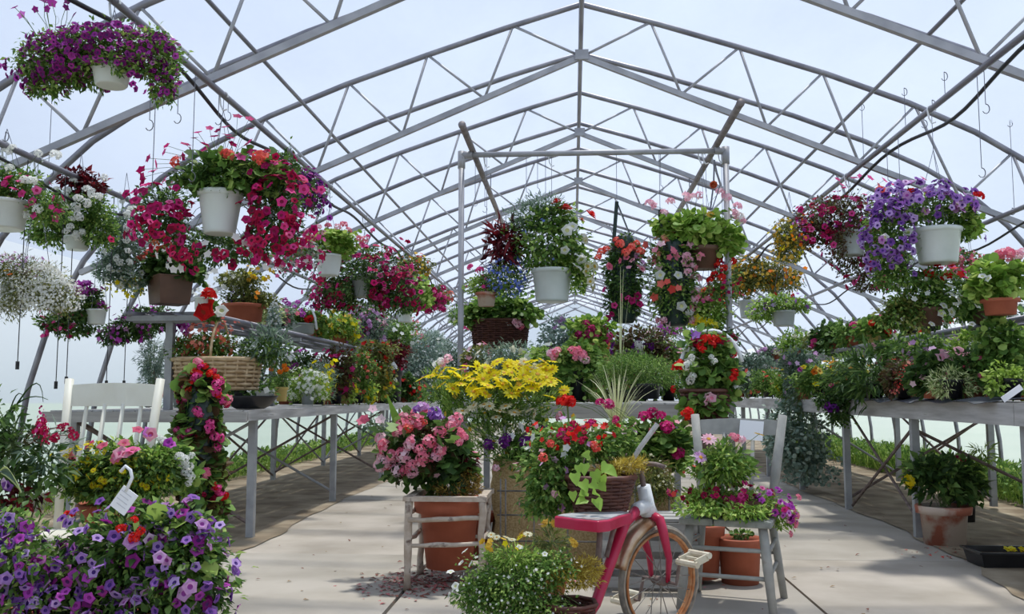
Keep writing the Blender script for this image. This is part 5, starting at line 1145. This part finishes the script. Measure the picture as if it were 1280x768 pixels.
# green wire loops hanging from the right shelf
t = thing('wire_coil', P(1247, 400, 6.6), 'tangle of green wire loops hung on the right shelf rail', 'wire'); mb = MB()
for k in range(7):
    c = P(1247 + random.uniform(-3, 3), 412, 6.6); a = random.uniform(.02, .05); mb.tube([c + Vector((a * math.sin(q), .02 * math.cos(q + k), .11 * math.cos(q))) for q in np.linspace(0, 2 * PI, 18)[:-1]], .0028, 4, closed=True)
mb.tube([P(1247, 390, 6.6) + Vector((.03 * math.cos(q), 0, .03 * math.sin(q))) for q in np.linspace(0, 2 * PI, 12)[:-1]], .003, 4, closed=True)
mb.build('wire_loops', mat('green_wire', (.02, .12, .10), rough=.5), t)

# ---- back rows: pots crowded behind the ones named above
ORD = ['nearest', 'second', 'third', 'fourth', 'fifth', 'sixth', 'seventh', 'eighth', 'ninth', 'tenth', 'eleventh', 'twelfth', 'thirteenth', 'fourteenth']
CW = dict(magenta='magenta', hotpink='bright pink', crimson='crimson', red='red', coral='coral', salmon='salmon', pink='pink', palepink='pale pink', lilac='lilac', orchid='orchid purple', white='white', cream='cream', yellow='yellow', gold='golden', orange='orange', violet='violet', plum='plum')
def back_row(x0, x1, y0, y1, n, z, where, cols_, hmin=.20, hmax=.36, grp=None):
    for i in range(n):
        Y = y0 + (y1 - y0) * (i + random.uniform(.2, .8)) / n; x = random.uniform(x0, x1); col = cols_[i % len(cols_)]
        h = random.uniform(hmin, hmax); d = Vector((x, Y, z)); t = F / Y; q = 716 + x * t; yb = 495 - (z - EYE) * t; ph = .11
        k = random.choice(['head', 'five', 'five', 'petunia']); lf = random.choice(['green', 'light', 'grey', 'dark', 'green', 'olive'])
        pots(f'{CW[col]}-flowered pot plant, {ORD[i]} from the near end {where}', Y, [(q, yb - (ph + h * .45) * t, .19 * t, h * .55 * t), (q, yb - .08 * t, .15 * t, .09 * t)], (lf, random.choice(['oval', 'round', 'oval', 'narrow']), .05), 1.0,
             [(k, col, .07 if k == 'head' else .055, 26)], pot=(q, yb - ph * t, yb, .075 * t, .055 * t, random.choice(['clay', 'black', 'clay', 'grey']), 'clay'), group=grp, stemn=0)
back_row(-3.55, -3.0, 7.2, 15.5, 12, .95, 'in the left bench back row', ['salmon', 'white', 'crimson', 'yellow', 'orchid', 'red', 'palepink', 'gold', 'magenta', 'white', 'coral', 'lilac'], grp='back row of the left bench')
back_row(-2.75, -2.5, 9.5, 16.5, 7, .95, 'along the left bench aisle edge', ['pink', 'yellow', 'white', 'red', 'violet', 'coral', 'cream'], grp='aisle edge of the left bench')
back_row(3.1, 3.75, 6.2, 13.5, 12, 1.015, 'in the right bench back row', ['lilac', 'palepink', 'orange', 'white', 'hotpink', 'cream', 'red', 'yellow', 'pink', 'plum', 'white', 'magenta'], grp='back row of the right bench')
back_row(-.7, .85, 8.0, 11.3, 8, 1.005, 'among the centre bench pots', ['white', 'crimson', 'lilac', 'yellow', 'pink', 'violet', 'white', 'red'], .22, .40, grp='centre bench pots')
back_row(-3.2, -2.9, 8.2, 14.0, 7, 1.69, 'on the left shelf back rail', ['white', 'pink', 'gold', 'crimson', 'white', 'orchid', 'hotpink'], .16, .28, grp='back of the left shelf')
back_row(3.15, 3.55, 7.2, 13.0, 7, 1.60, 'on the right shelf back rail', ['white', 'red', 'cream', 'magenta', 'yellow', 'pink', 'white'], .16, .28, grp='back of the right shelf')
back_row(-4.3, -3.95, 0, 1, 0, 0, '', ['red'])
# ================================================================== floor level, right
g = G(1180, 681); Yp = g.y
pots('whitened terracotta floor pot of dark leaves with a yellow bloom, right of the aisle', Yp, [(1182, 600, 40, 28), (1155, 590, 24, 20), (1212, 610, 18, 20)], ('dark', 'oval', .085), 1.5, [('pom', 'yellow', .10, [(1137, 601), (1134, 605)]), ('pom', 'crimson', .06, [(1196, 572), (1204, 575)], None, 1)], pot=(1179, 632, 681, 31, 23, 'old', 'clay'))
pots('slim weedy green plant standing under the right bench beside the floor pot', Yp + .9, [(1200, 585, 34, 24), (1228, 570, 16, 16)], ('light', 'narrow', .09), .8, [], pot=(1205, 625, 652, 14, 11, 'black', 'clay'))
g = G(1262, 712); t = thing('nursery_tray', (g.x + .05, g.y + .12, 0), 'black plastic nursery tray on the floor at the right edge', 'tray')
cx, cy = g.x + .05, g.y + .12; mb = MB(); o_, i_ = [], []
hw, hd, hh = .22, .14, .10
def rc(w, d, z): return [(cx - w, cy - d, z), (cx + w, cy - d, z), (cx + w, cy + d, z), (cx - w, cy + d, z)]
vs = rc(hw * .9, hd * .88, .003) + rc(hw, hd, hh) + rc(hw + .012, hd + .012, hh) + rc(hw + .012, hd + .012, hh - .012) + rc(hw - .008, hd - .008, hh) + rc(hw * .88, hd * .86, .02)
q4 = lambda a, b: [(a + i, a + (i + 1) % 4, b + (i + 1) % 4, b + i) for i in range(4)]
mb.add(vs, [(3, 2, 1, 0)] + q4(0, 4) + q4(4, 12) + q4(12, 8) + q4(16, 8) + q4(20, 16) + [(20, 21, 22, 23)]); mb.build('tray_shell', M_black, t)
mb = MB(); mb.box((cx, cy, .04), (hw * 1.8, hd * 1.78, .05)); mb.build('soil', M_soil, t)
pts = [Vector((cx + .03 + random.uniform(-.06, .06), cy - .02 + random.uniform(-.04, .04), hh + .005)) for _ in range(7)]
put_flowers(t, pts, [(0, -.3, 1)] * 7, 'petunia', 'yellow', .045, g.y)

# ================================================================== stool pot, pots behind
Ys = 5.27; kk = mpp(Ys); c = P(563, 705, Ys)
pots('big terracotta pot of pink begonias standing inside the twig stool', Ys, [(535, 565, 56, 42), (505, 575, 30, 28), (560, 590, 36, 22), (575, 570, 18, 22)], [('dark', 'lobed', .075), ('bronze', 'oval', .06, [(530, 560, 55, 40)]), ('variegated', 'oval', .05, [(562, 578, 12, 16), (548, 592, 9, 8)]), ('wine', 'oval', .05, [(580, 580, 16, 16)])], .8,
  [('head', 'pink', .085, [(505, 522), (512, 518), (520, 523), (526, 528), (502, 530), (514, 530), (476, 548), (478, 556), (480, 562), (476, 571), (499, 540), (514, 551), (512, 556), (501, 566), (504, 570), (525, 562), (530, 568), (527, 575), (537, 552), (549, 563), (546, 570), (475, 582), (482, 580), (489, 578), (496, 588), (507, 589), (515, 590), (515, 583), (566, 528), (571, 524), (564, 533), (574, 541), (578, 546), (573, 552), (490, 570), (550, 540), (532, 518)]), ('five', 'pink', .045, 40), ('head', 'violet', .085, [(523, 512), (529, 509), (543, 517), (547, 522), (541, 522)]), ('head', 'coral', .06, [(510, 536), (530, 528), (486, 585)])],
  pot=(562, 622, 0, 46, 29, 'clay', 'clay')[:2] + (709, 43, 28, 'clay', 'clay'))
Ym = 5.22; mo = thing('moss', P(575, 612, Ym), 'rusty brown moss cushion on the rim of the begonia pot', 'moss', kind='stuff')
p, d = blob_points(world_blobs([(572, 612, 30, 8), (588, 600, 14, 12)], Ym), 1400, lo=.5); leaves('moss_strands', p, d + RNG.normal(size=p.shape) * .8, RNG.normal(size=p.shape), RNG.uniform(.015, .035, len(p)), 'narrow', leafmat('moss'), mo)
pots('lower terracotta pot half hidden behind the twig stool', 5.72, [(600, 632, 10, 7)], ('light', 'round', .035), 1, [('five', 'cream', .05, 5)], pot=(592, 640, 698, 26, 18, 'clay', 'clay'))
# burlap planter contents: daisies
YB = 5.75
plant('daisy_bush', 'tall bush of bright yellow daisies growing from the burlap planter', YB, [(600, 505, 66, 38), (655, 500, 50, 38), (560, 490, 34, 30), (630, 545, 66, 38), (645, 575, 40, 18, -.15)], ('green', 'narrow', .05), .85,
  [('daisy', 'yellow', .10, [(540, 470), (552, 466), (528, 473), (575, 462), (585, 458), (598, 468), (606, 460), (615, 458), (583, 470), (592, 474), (604, 474), (618, 470), (625, 476), (635, 458), (640, 466), (648, 461), (655, 470), (662, 475), (645, 474), (636, 480), (668, 478), (675, 481), (600, 486), (592, 490), (610, 482), (618, 484), (628, 480), (650, 482), (658, 463), (664, 452), (676, 458), (683, 463), (695, 474), (705, 488), (688, 478), (687, 496), (690, 462), (595, 494), (640, 492), (648, 490), (672, 468), (680, 452), (556, 472), (568, 468), (545, 463), (562, 460), (612, 466), (630, 466), (670, 460), (690, 452), (622, 452), (650, 456), (576, 480), (566, 486), (606, 492), (552, 481), (665, 486), (640, 455), (683, 472), (660, 458), (597, 458), (587, 482)], None, 3),
   ('daisy', 'cream', .085, [(590, 510), (605, 506), (592, 507), (625, 514), (632, 508), (620, 522), (643, 516), (650, 515), (612, 508), (662, 513), (578, 514), (668, 518), (665, 462), (672, 458), (655, 452)], None, 3),
   ('head', 'plum', .075, [(610, 556), (614, 558), (629, 552), (632, 556), (634, 548), (660, 546), (656, 552), (682, 538), (686, 544)]), ('five', 'white', .055, [(650, 532), (653, 535), (655, 551), (664, 560), (690, 540), (692, 545), (668, 528), (640, 545)]), ('five', 'gold', .04, 50), ('head', 'palepink', .07, [(545, 456), (551, 452), (560, 448), (554, 455), (620, 585), (700, 520)])], cat='plant', droop=-.5)
blades('broad upright green sword leaves at the left of the daisies', 'iris_leaves', 560, 540, 5.95, 14, .40, .18, 'light', 5.0)
a = P(530, 612, 5.35); b = P(483, 492, 5.35); mb = MB(); V = [a + Vector((-.012, 0, 0)), a + Vector((.02, 0, 0)), a * .35 + b * .65 + Vector((-.035, 0, 0)), a * .35 + b * .65 + Vector((.03, 0, .01)), b]
t = thing('sword_leaf', a, 'single broad green leaf leaning left above the pink begonias', 'leaf'); mb.add(V, [(0, 1, 3, 2), (2, 3, 4)]); o = mb.build('leaf_blade', leafmat('light'), t); so = o.modifiers.new('t', 'SOLIDIFY'); so.thickness = .003
plant('trailing_plant', 'leafy geranium mass filling the burlap planter right of the daisies', 5.7, [(815, 555, 34, 38), (845, 560, 20, 34), (790, 560, 22, 34), (690, 560, 34, 34), (660, 570, 24, 26)], ('green', 'round', .05), .9,
  [('head', 'magenta', .085, [(816, 516), (826, 520), (832, 535), (836, 533), (849, 566), (845, 568), (806, 521), (700, 522), (760, 505), (750, 503), (762, 506)], None, 1), ('head', 'red', .075, [(857, 519), (861, 516), (700, 500), (707, 498), (712, 502), (705, 503)], None, 1), ('five', 'pink', .05, 25)])
plant('grey_shrub', 'spotted pale green low shrub between burlap and chair', 5.5, [(815, 600, 24, 32), (832, 612, 14, 20)], ('olive', 'narrow', .04), 1.0, [('dot', 'cream', .02, 60)])
# ================================================================== tricycle basket
cB = SEAT + bf * .02 + UPV * .03
def tbask(t, base, top):
    c = Vector((P(742, 640, 4.03).x, 4.03, P(742, 640, 4.03).z))
    wicker(c + Vector((.03, 0, 0)), .105, .10, .15, 1.4, 10, .008, 20).build('basket', M_dwick, t, smooth=True)
    p, d = blob_points(world_blobs([(785, 582, 24, 8), (760, 592, 18, 8)], 4.01), 1300, lo=.4); leaves('moss', p, d + RNG.normal(size=p.shape) * .8, RNG.normal(size=p.shape), RNG.uniform(.015, .035, len(p)), 'narrow', thin('leaf_goldmoss', (.30, .20, .03), (.52, .40, .06), (.72, .60, .14)), t)
    mb = MB(); mb.tube([P(785, 585, 4.1), P(800, 560, 4.1), P(822, 530, 4.1)], .012, 6); mb.build('handle_stick', M_plank, t)
    pts = [(718, 600), (731, 588), (742, 597), (748, 612), (733, 623), (738, 612), (746, 625), (716, 623), (752, 603), (757, 594), (722, 590), (727, 610), (744, 632), (733, 633), (760, 588), (738, 578)]
    P_ = np.array([tuple(P(x, y, 3.82 + random.uniform(-.03, .03))) for x, y in pts]); n = len(pts)
    for i in range(n):
        dd = np.array([[random.uniform(-.6, .4), random.uniform(-.5, .1), random.uniform(-.7, .1)]])
        leaves('large_leaf', P_[i:i + 1] + [[0, 0, .03]], dd, np.array([[0, -1, .5]]) + RNG.normal(size=(1, 3)) * .25, np.array([random.uniform(.04, .062)]), 'heart', leafmat('light'), t, stuff=False)
plant('flower_basket', 'dark wicker basket on the tricycle seat spilling red geraniums and ivy', 4.1, [(725, 560, 52, 28), (690, 595, 42, 42), (768, 552, 36, 26, .1), (700, 560, 46, 34, .1), (675, 625, 24, 28), (705, 620, 22, 26)], ('green', 'oval', .034), 1.25,
  [('five', 'red', .032, 34, [(720, 545, 50, 22)]), ('head', 'crimson', .038, [(712, 537), (720, 533), (729, 535), (738, 530), (730, 541), (727, 551), (731, 548), (700, 545), (770, 524), (768, 527), (718, 545), (740, 528), (708, 549), (703, 541), (716, 529)], None, 1), ('five', 'palepink', .035, 40), ('five', 'lilac', .035, 14), ('head', 'coral', .05, [(679, 572), (688, 555), (745, 561), (742, 556)], None, 1), ('five', 'white', .04, [(761, 541), (708, 560), (655, 553), (660, 560), (666, 547), (690, 540)])], cat='flower basket', extra=tbask)
t = thing('red_cockscomb', P(710, 520, 5.65), 'tall stem with one big velvety red head above the tricycle basket', 'plant')
add_stems(t, [Vector((P(714, 560, 5.65).x, 5.65, .65))], [P(709, 505, 5.65)], .006); put_flowers(t, [P(708, 501, 5.62), P(703, 504, 5.62), P(713, 502, 5.62)], [(0, 0, 1)] * 3, 'head', 'red', .095, 5.6)
# front plant with white flowers in a mossy basket
def fbask(t, base, top):
    Y = 3.72; c = P(712, 768, Y)
    wicker((c.x, Y, P(712, 790, Y).z), .07, .07, .11, 1.5, 8, .006, 16).build('basket', M_dwick, t, smooth=True)
    p, d = blob_points(world_blobs([(712, 722, 42, 18), (735, 712, 18, 16)], Y), 2200, lo=.4); leaves('moss', p, d + RNG.normal(size=p.shape) * .8, RNG.normal(size=p.shape), RNG.uniform(.015, .03, len(p)), 'narrow', thin('leaf_goldmoss', (1, 1, 1), (1, 1, 1)), t)
    b = Vector((c.x, Y, P(712, 790, Y).z)); mb = MB(); mb.tube([b, (b.x, Y, 0)], .012, 6); mb.lathe([(.07, 0), (.07, .012), (.012, .016)], (b.x, Y, 0.0), 16); mb.build('stand', M_rust, t)
plant('flower_basket', 'mossy basket of fine green foliage with white flowers before the tricycle', 3.7, [(640, 728, 66, 34), (600, 745, 36, 24), (690, 710, 34, 22), (650, 760, 70, 26), (640, 790, 50, 22)], [('green', 'oval', .02), ('light', 'narrow', .035, [(640, 698, 34, 14)])], 1.5,
  [('five', 'white', .016, 150), ('petunia', 'white', .028, [(581, 689), (595, 697), (576, 704), (588, 705), (650, 684), (681, 693), (563, 715), (569, 733), (561, 744)]), ('daisy', 'cream', .04, [(614, 669), (621, 672), (633, 672), (660, 668), (640, 675)], None, 1), ('five', 'gold', .03, 14, [(625, 680, 26, 7)])], cat='flower basket', extra=fbask)
plant('yellow_daisies', 'few pale yellow daisies on thin stems between stool and burlap', 4.7, [(690, 680, 26, 26), (655, 700, 20, 14)], ('olive', 'narrow', .045), .7, [('daisy', 'gold', .055, [(680, 655), (684, 652), (693, 655), (655, 669), (650, 672), (718, 680), (715, 676), (650, 668)], None, 1)], extra=lambda t, b, tp: (floorpot(t, 686, 4.75, .09, .14), add_stems(t, [P(686, 720, 4.75) * 1 for _ in range(8)], [P(random.uniform(665, 705), 680, 4.7) for _ in range(8)])))
# ================================================================== grey chair's flower box
def chbox(t, base, top):
    c = qch(0, -.02, .462); R = Matrix.Rotation(math.radians(-19), 3, 'Z')
    mb = MB(); mb.box(c + Vector((0, 0, .035)), (.34, .22, .07), rot=R); mb.build('box', M_dwick, t)
    p, d = blob_points([(tuple(c + Vector((-.05, -.06, .07))), .15, .10, .04)], 900, lo=.3); leaves('moss', p, d + RNG.normal(size=p.shape) * .8, RNG.normal(size=p.shape), RNG.uniform(.012, .03, len(p)), 'narrow', leafmat('moss'), t)
plant('flower_box', 'low box of magenta calibrachoa and lilac daisies on the grey chair seat', 4.74, [(885, 622, 44, 14), (935, 628, 36, 16), (880, 636, 40, 9, -.12), (930, 640, 36, 10, -.12), (900, 585, 40, 26), (975, 645, 20, 18, .05)], [('light', 'oval', .028), ('green', 'oval', .05, [(905, 582, 38, 30)])], 1.1,
  [('petunia', 'magenta', .036, 34, [(930, 622, 40, 16)]), ('petunia', 'crimson', .036, 30, [(900, 622, 55, 14)]), ('petunia', 'orchid', .034, 34, [(965, 635, 30, 20)]), ('head', 'pink', .045, [(985, 634), (992, 638), (990, 648), (994, 655), (986, 650), (988, 668), (998, 622), (982, 640), (996, 645)], None, 1), ('daisy', 'lilac', .085, [(876, 572)], None, 1), ('daisy', 'palepink', .075, [(890, 551), (886, 549)], None, 1), ('head', 'pink', .06, [(921, 548), (927, 550), (917, 547)], None, 1), ('daisy', 'orange', .055, [(949, 543)], None, 1), ('five', 'coral', .03, [(868, 583), (855, 590), (842, 618), (836, 615)])], cat='flower box', extra=chbox)
g = G(926, 730)
pots('orange terracotta pot on the floor under the grey chair', g.y, [(926, 668, 14, 5)], ('green', 'round', .03), .5, [], pot=(924, 672, 729, 29, 22, 'clay', 'clay'))
pots('darker terracotta pot on the floor left under the grey chair', 5.35, [(878, 652, 12, 6)], ('green', 'round', .03), .5, [], pot=(876, 655, 722, 28, 20, 'brown' if False else 'clay', 'clay'))
# ================================================================== left foreground
YF = 3.05
plant('petunia_planter', 'huge mound of violet petunias with red geraniums, front left', YF, [(165, 690, 88, 62), (235, 715, 58, 70), (110, 740, 70, 50), (180, 780, 110, 50), (215, 660, 50, 30)],
  [('green', 'oval', .034), ('light', 'round', .06, [(225, 690, 36, 46)]), ('dark', 'oval', .04)], .75,
  [('petunia', 'violet', .046, 165), ('petunia', 'lilac', .045, 40), ('petunia', 'orchid', .046, 55, [(110, 735, 70, 55), (230, 740, 60, 55)]), ('head', 'red', .032, [(88, 642), (83, 643), (92, 643), (150, 661), (155, 660), (166, 670), (172, 668), (176, 664), (170, 673), (164, 674), (168, 650)]), ('petunia', 'purple', .042, 35)], cat='plant', stemn=60, extra=lambda t, b, tp: floorpot(t, 170, YF + .05, .19, .34))
plant('petunia_planter', 'second violet petunia mound cut by the left frame edge', 2.95, [(20, 700, 62, 50), (-30, 720, 60, 60), (50, 760, 60, 40), (10, 655, 30, 20)], ('green', 'oval', .034), .75,
  [('petunia', 'violet', .046, 130), ('petunia', 'orchid', .045, 70)], cat='plant', stemn=40, extra=lambda t, b, tp: floorpot(t, 5, 3.0, .17, .32))
def zbox(t, base, top):
    c = Vector((P(150, 600, 3.98).x, 3.95, .44)); mb = MB(); mb.lathe([(.11, 0), (.15, .13), (.16, .14), (.15, .15), (.14, .14)], c, 20); mb.build('pot', M_clay, t, smooth=True)
plant('potted_plant', 'green mound with tiny yellow zinnias and striped pink petunias on the cream chair', 3.85, [(150, 585, 62, 34), (110, 600, 40, 26), (195, 585, 34, 28), (155, 615, 60, 24)], [('dark', 'oval', .034), ('light', 'oval', .03)], .95,
  [('daisy', 'yellow', .030, 120, [(140, 588, 66, 30)]), ('petunia', 'pink', .055, [(128, 557), (148, 569), (143, 573), (165, 565), (152, 566), (90, 574)]), ('petunia', 'hotpink', .05, [(112, 556), (166, 562), (155, 554), (188, 543), (172, 537), (147, 571)]), ('petunia', 'orchid', .045, [(210, 553), (186, 541), (214, 556)])], cat='potted plant', extra=zbox)
plant('white_blossom_plant', 'cluster of creamy white blossoms beside the cream chair post', 3.95, [(215, 575, 24, 24), (228, 600, 16, 20)], ('green', 'round', .045), 1.0, [('head', 'white', .05, [(224, 572), (230, 575), (235, 583), (232, 590), (238, 596), (236, 604), (228, 580), (239, 570), (200, 548), (204, 552)], None, 1)], cat='plant')
# pillar of begonias
def pillar(t, base, top):
    a = P(251, 466, 4.35); mb = MB(); mb.lathe([(.085, 0), (.085, a.z * .5), (.082, a.z - .08), (.06, a.z - .02), (.02, a.z)], (P(250, 560, 4.35).x, 4.35, 0), 14); mb.build('planting_tube', M_bag, t, smooth=True)
plant('begonia_pillar', 'tall narrow pillar of red-pink begonias before the left bench end', 4.35, [(252, 490, 25, 34), (248, 540, 28, 40), (248, 595, 29, 40), (255, 630, 26, 26)], [('green', 'round', .05), ('bronze', 'round', .045)], .8,
  [('head', 'hotpink', .055, [(247, 453), (250, 455), (243, 474), (247, 470), (230, 483), (271, 480), (275, 476), (270, 489), (277, 500), (246, 514), (250, 518), (222, 538), (226, 545), (232, 543), (263, 529), (262, 536), (268, 546), (275, 548), (271, 560), (259, 592), (257, 590), (271, 610), (275, 615), (232, 498), (229, 504), (237, 540), (284, 500)]), ('head', 'red', .05, [(244, 465), (249, 467), (240, 478), (270, 472), (273, 494), (262, 467), (270, 608), (280, 620), (236, 487), (256, 458)]), ('head', 'crimson', .04, 26)], cat='plant', extra=pillar, lo=.6, stemn=20)
# dark leafy plants at left edge
plant('tall_shrub', 'tall dark leafy shrub with magenta flower spikes at the left edge', 3.6, [(18, 560, 34, 46), (10, 610, 36, 34), (60, 590, 26, 36), (-20, 540, 40, 60)], [('dark', 'oval', .05), ('grey', 'narrow', .06, [(60, 565, 34, 36)]), ('wine', 'oval', .05, [(30, 625, 26, 20)])], .55,
  [('spike', 'crimson', .10, [(50, 545), (54, 548), (57, 556)], None, 2), ('head', 'crimson', .04, [(76, 535), (82, 532), (88, 538), (70, 548), (66, 549), (92, 545), (46, 540), (52, 527), (50, 532), (54, 538)], None, 2), ('petunia', 'violet', .05, [(5, 605), (9, 608), (3, 640)])], stemn=60, tail=.25, extra=lambda t, b, tp: (floorpot(t, 15, 3.65, .16, .34), add_stems(t, [Vector((P(15, 700, 3.65).x, 3.65, .32)) for _ in range(14)], [P(random.uniform(0, 60), random.uniform(570, 600), 3.62) for _ in range(14)], .004)))
mb = MB(); c = P(12, 592, 3.4); d = P(24, 614, 3.4) ; t = thing('hosta_leaf', c, 'big pale-edged green leaf folded over at the left edge', 'leaf')
V = []; F3 = []; n = 9
for i in range(n + 1):
    u = i / n; w = .036 * math.sin(PI * min(1, u * .95 + .04)) ; ctr = P(2 + 26 * u ** .8, 590 + 26 * u ** 2, 3.4)
    for j, q in enumerate((-1, -.7, 0, .7, 1)): V.append(ctr + Vector((q * w * .5, -.01 * abs(q), -q * w * .9)))
mb.add(V, [(i * 5 + j, i * 5 + j + 1, (i + 1) * 5 + j + 1, (i + 1) * 5 + j) for i in range(n) for j in (1, 2)], 0); mb.f += [(i * 5 + j, i * 5 + j + 1, (i + 1) * 5 + j + 1, (i + 1) * 5 + j) for i in range(n) for j in (0, 3)]; mb.m += [1] * (2 * n)
o = mb.build('leaf_blade', [leafmat('grey'), leafmat('variegated')], t); so = o.modifiers.new('t', 'SOLIDIFY'); so.thickness = .002
t = thing('grass_clump', P(20, 560, 3.7), 'thin dark grass stems arching at the left edge', 'grass'); mb = MB()
for a, b, c in (((2, 560), (10, 490), (35, 512)), ((0, 570), (18, 470), (30, 498)), ((5, 580), (25, 520), (38, 540)), ((0, 530), (30, 484), (60, 500)), ((0, 545), (52, 440), (54, 503)), ((8, 570), (30, 488), (28, 535))):
    A, B_, C2 = P(*a, 3.7), P(*b, 3.7), P(*c, 3.7); mb.tube([A * (1 - u) ** 2 + B_ * 2 * u * (1 - u) + C2 * u * u for u in np.linspace(0, 1, 9)], [.004 * (1 - u) + .0012 for u in np.linspace(0, 1, 9)], 4)
mb.build('grass_blade', leafmat('dark'), t)
plant('trailing_plant', 'sparse pink-flowered twigs leaning out left of the begonia pot', 5.5, [(468, 530, 18, 12), (482, 548, 16, 12), (500, 575, 18, 22)], ('grey', 'oval', .04), .5, [('five', 'pink', .07, [(456, 524), (473, 526), (466, 511), (452, 526), (477, 524)], None, 1)])
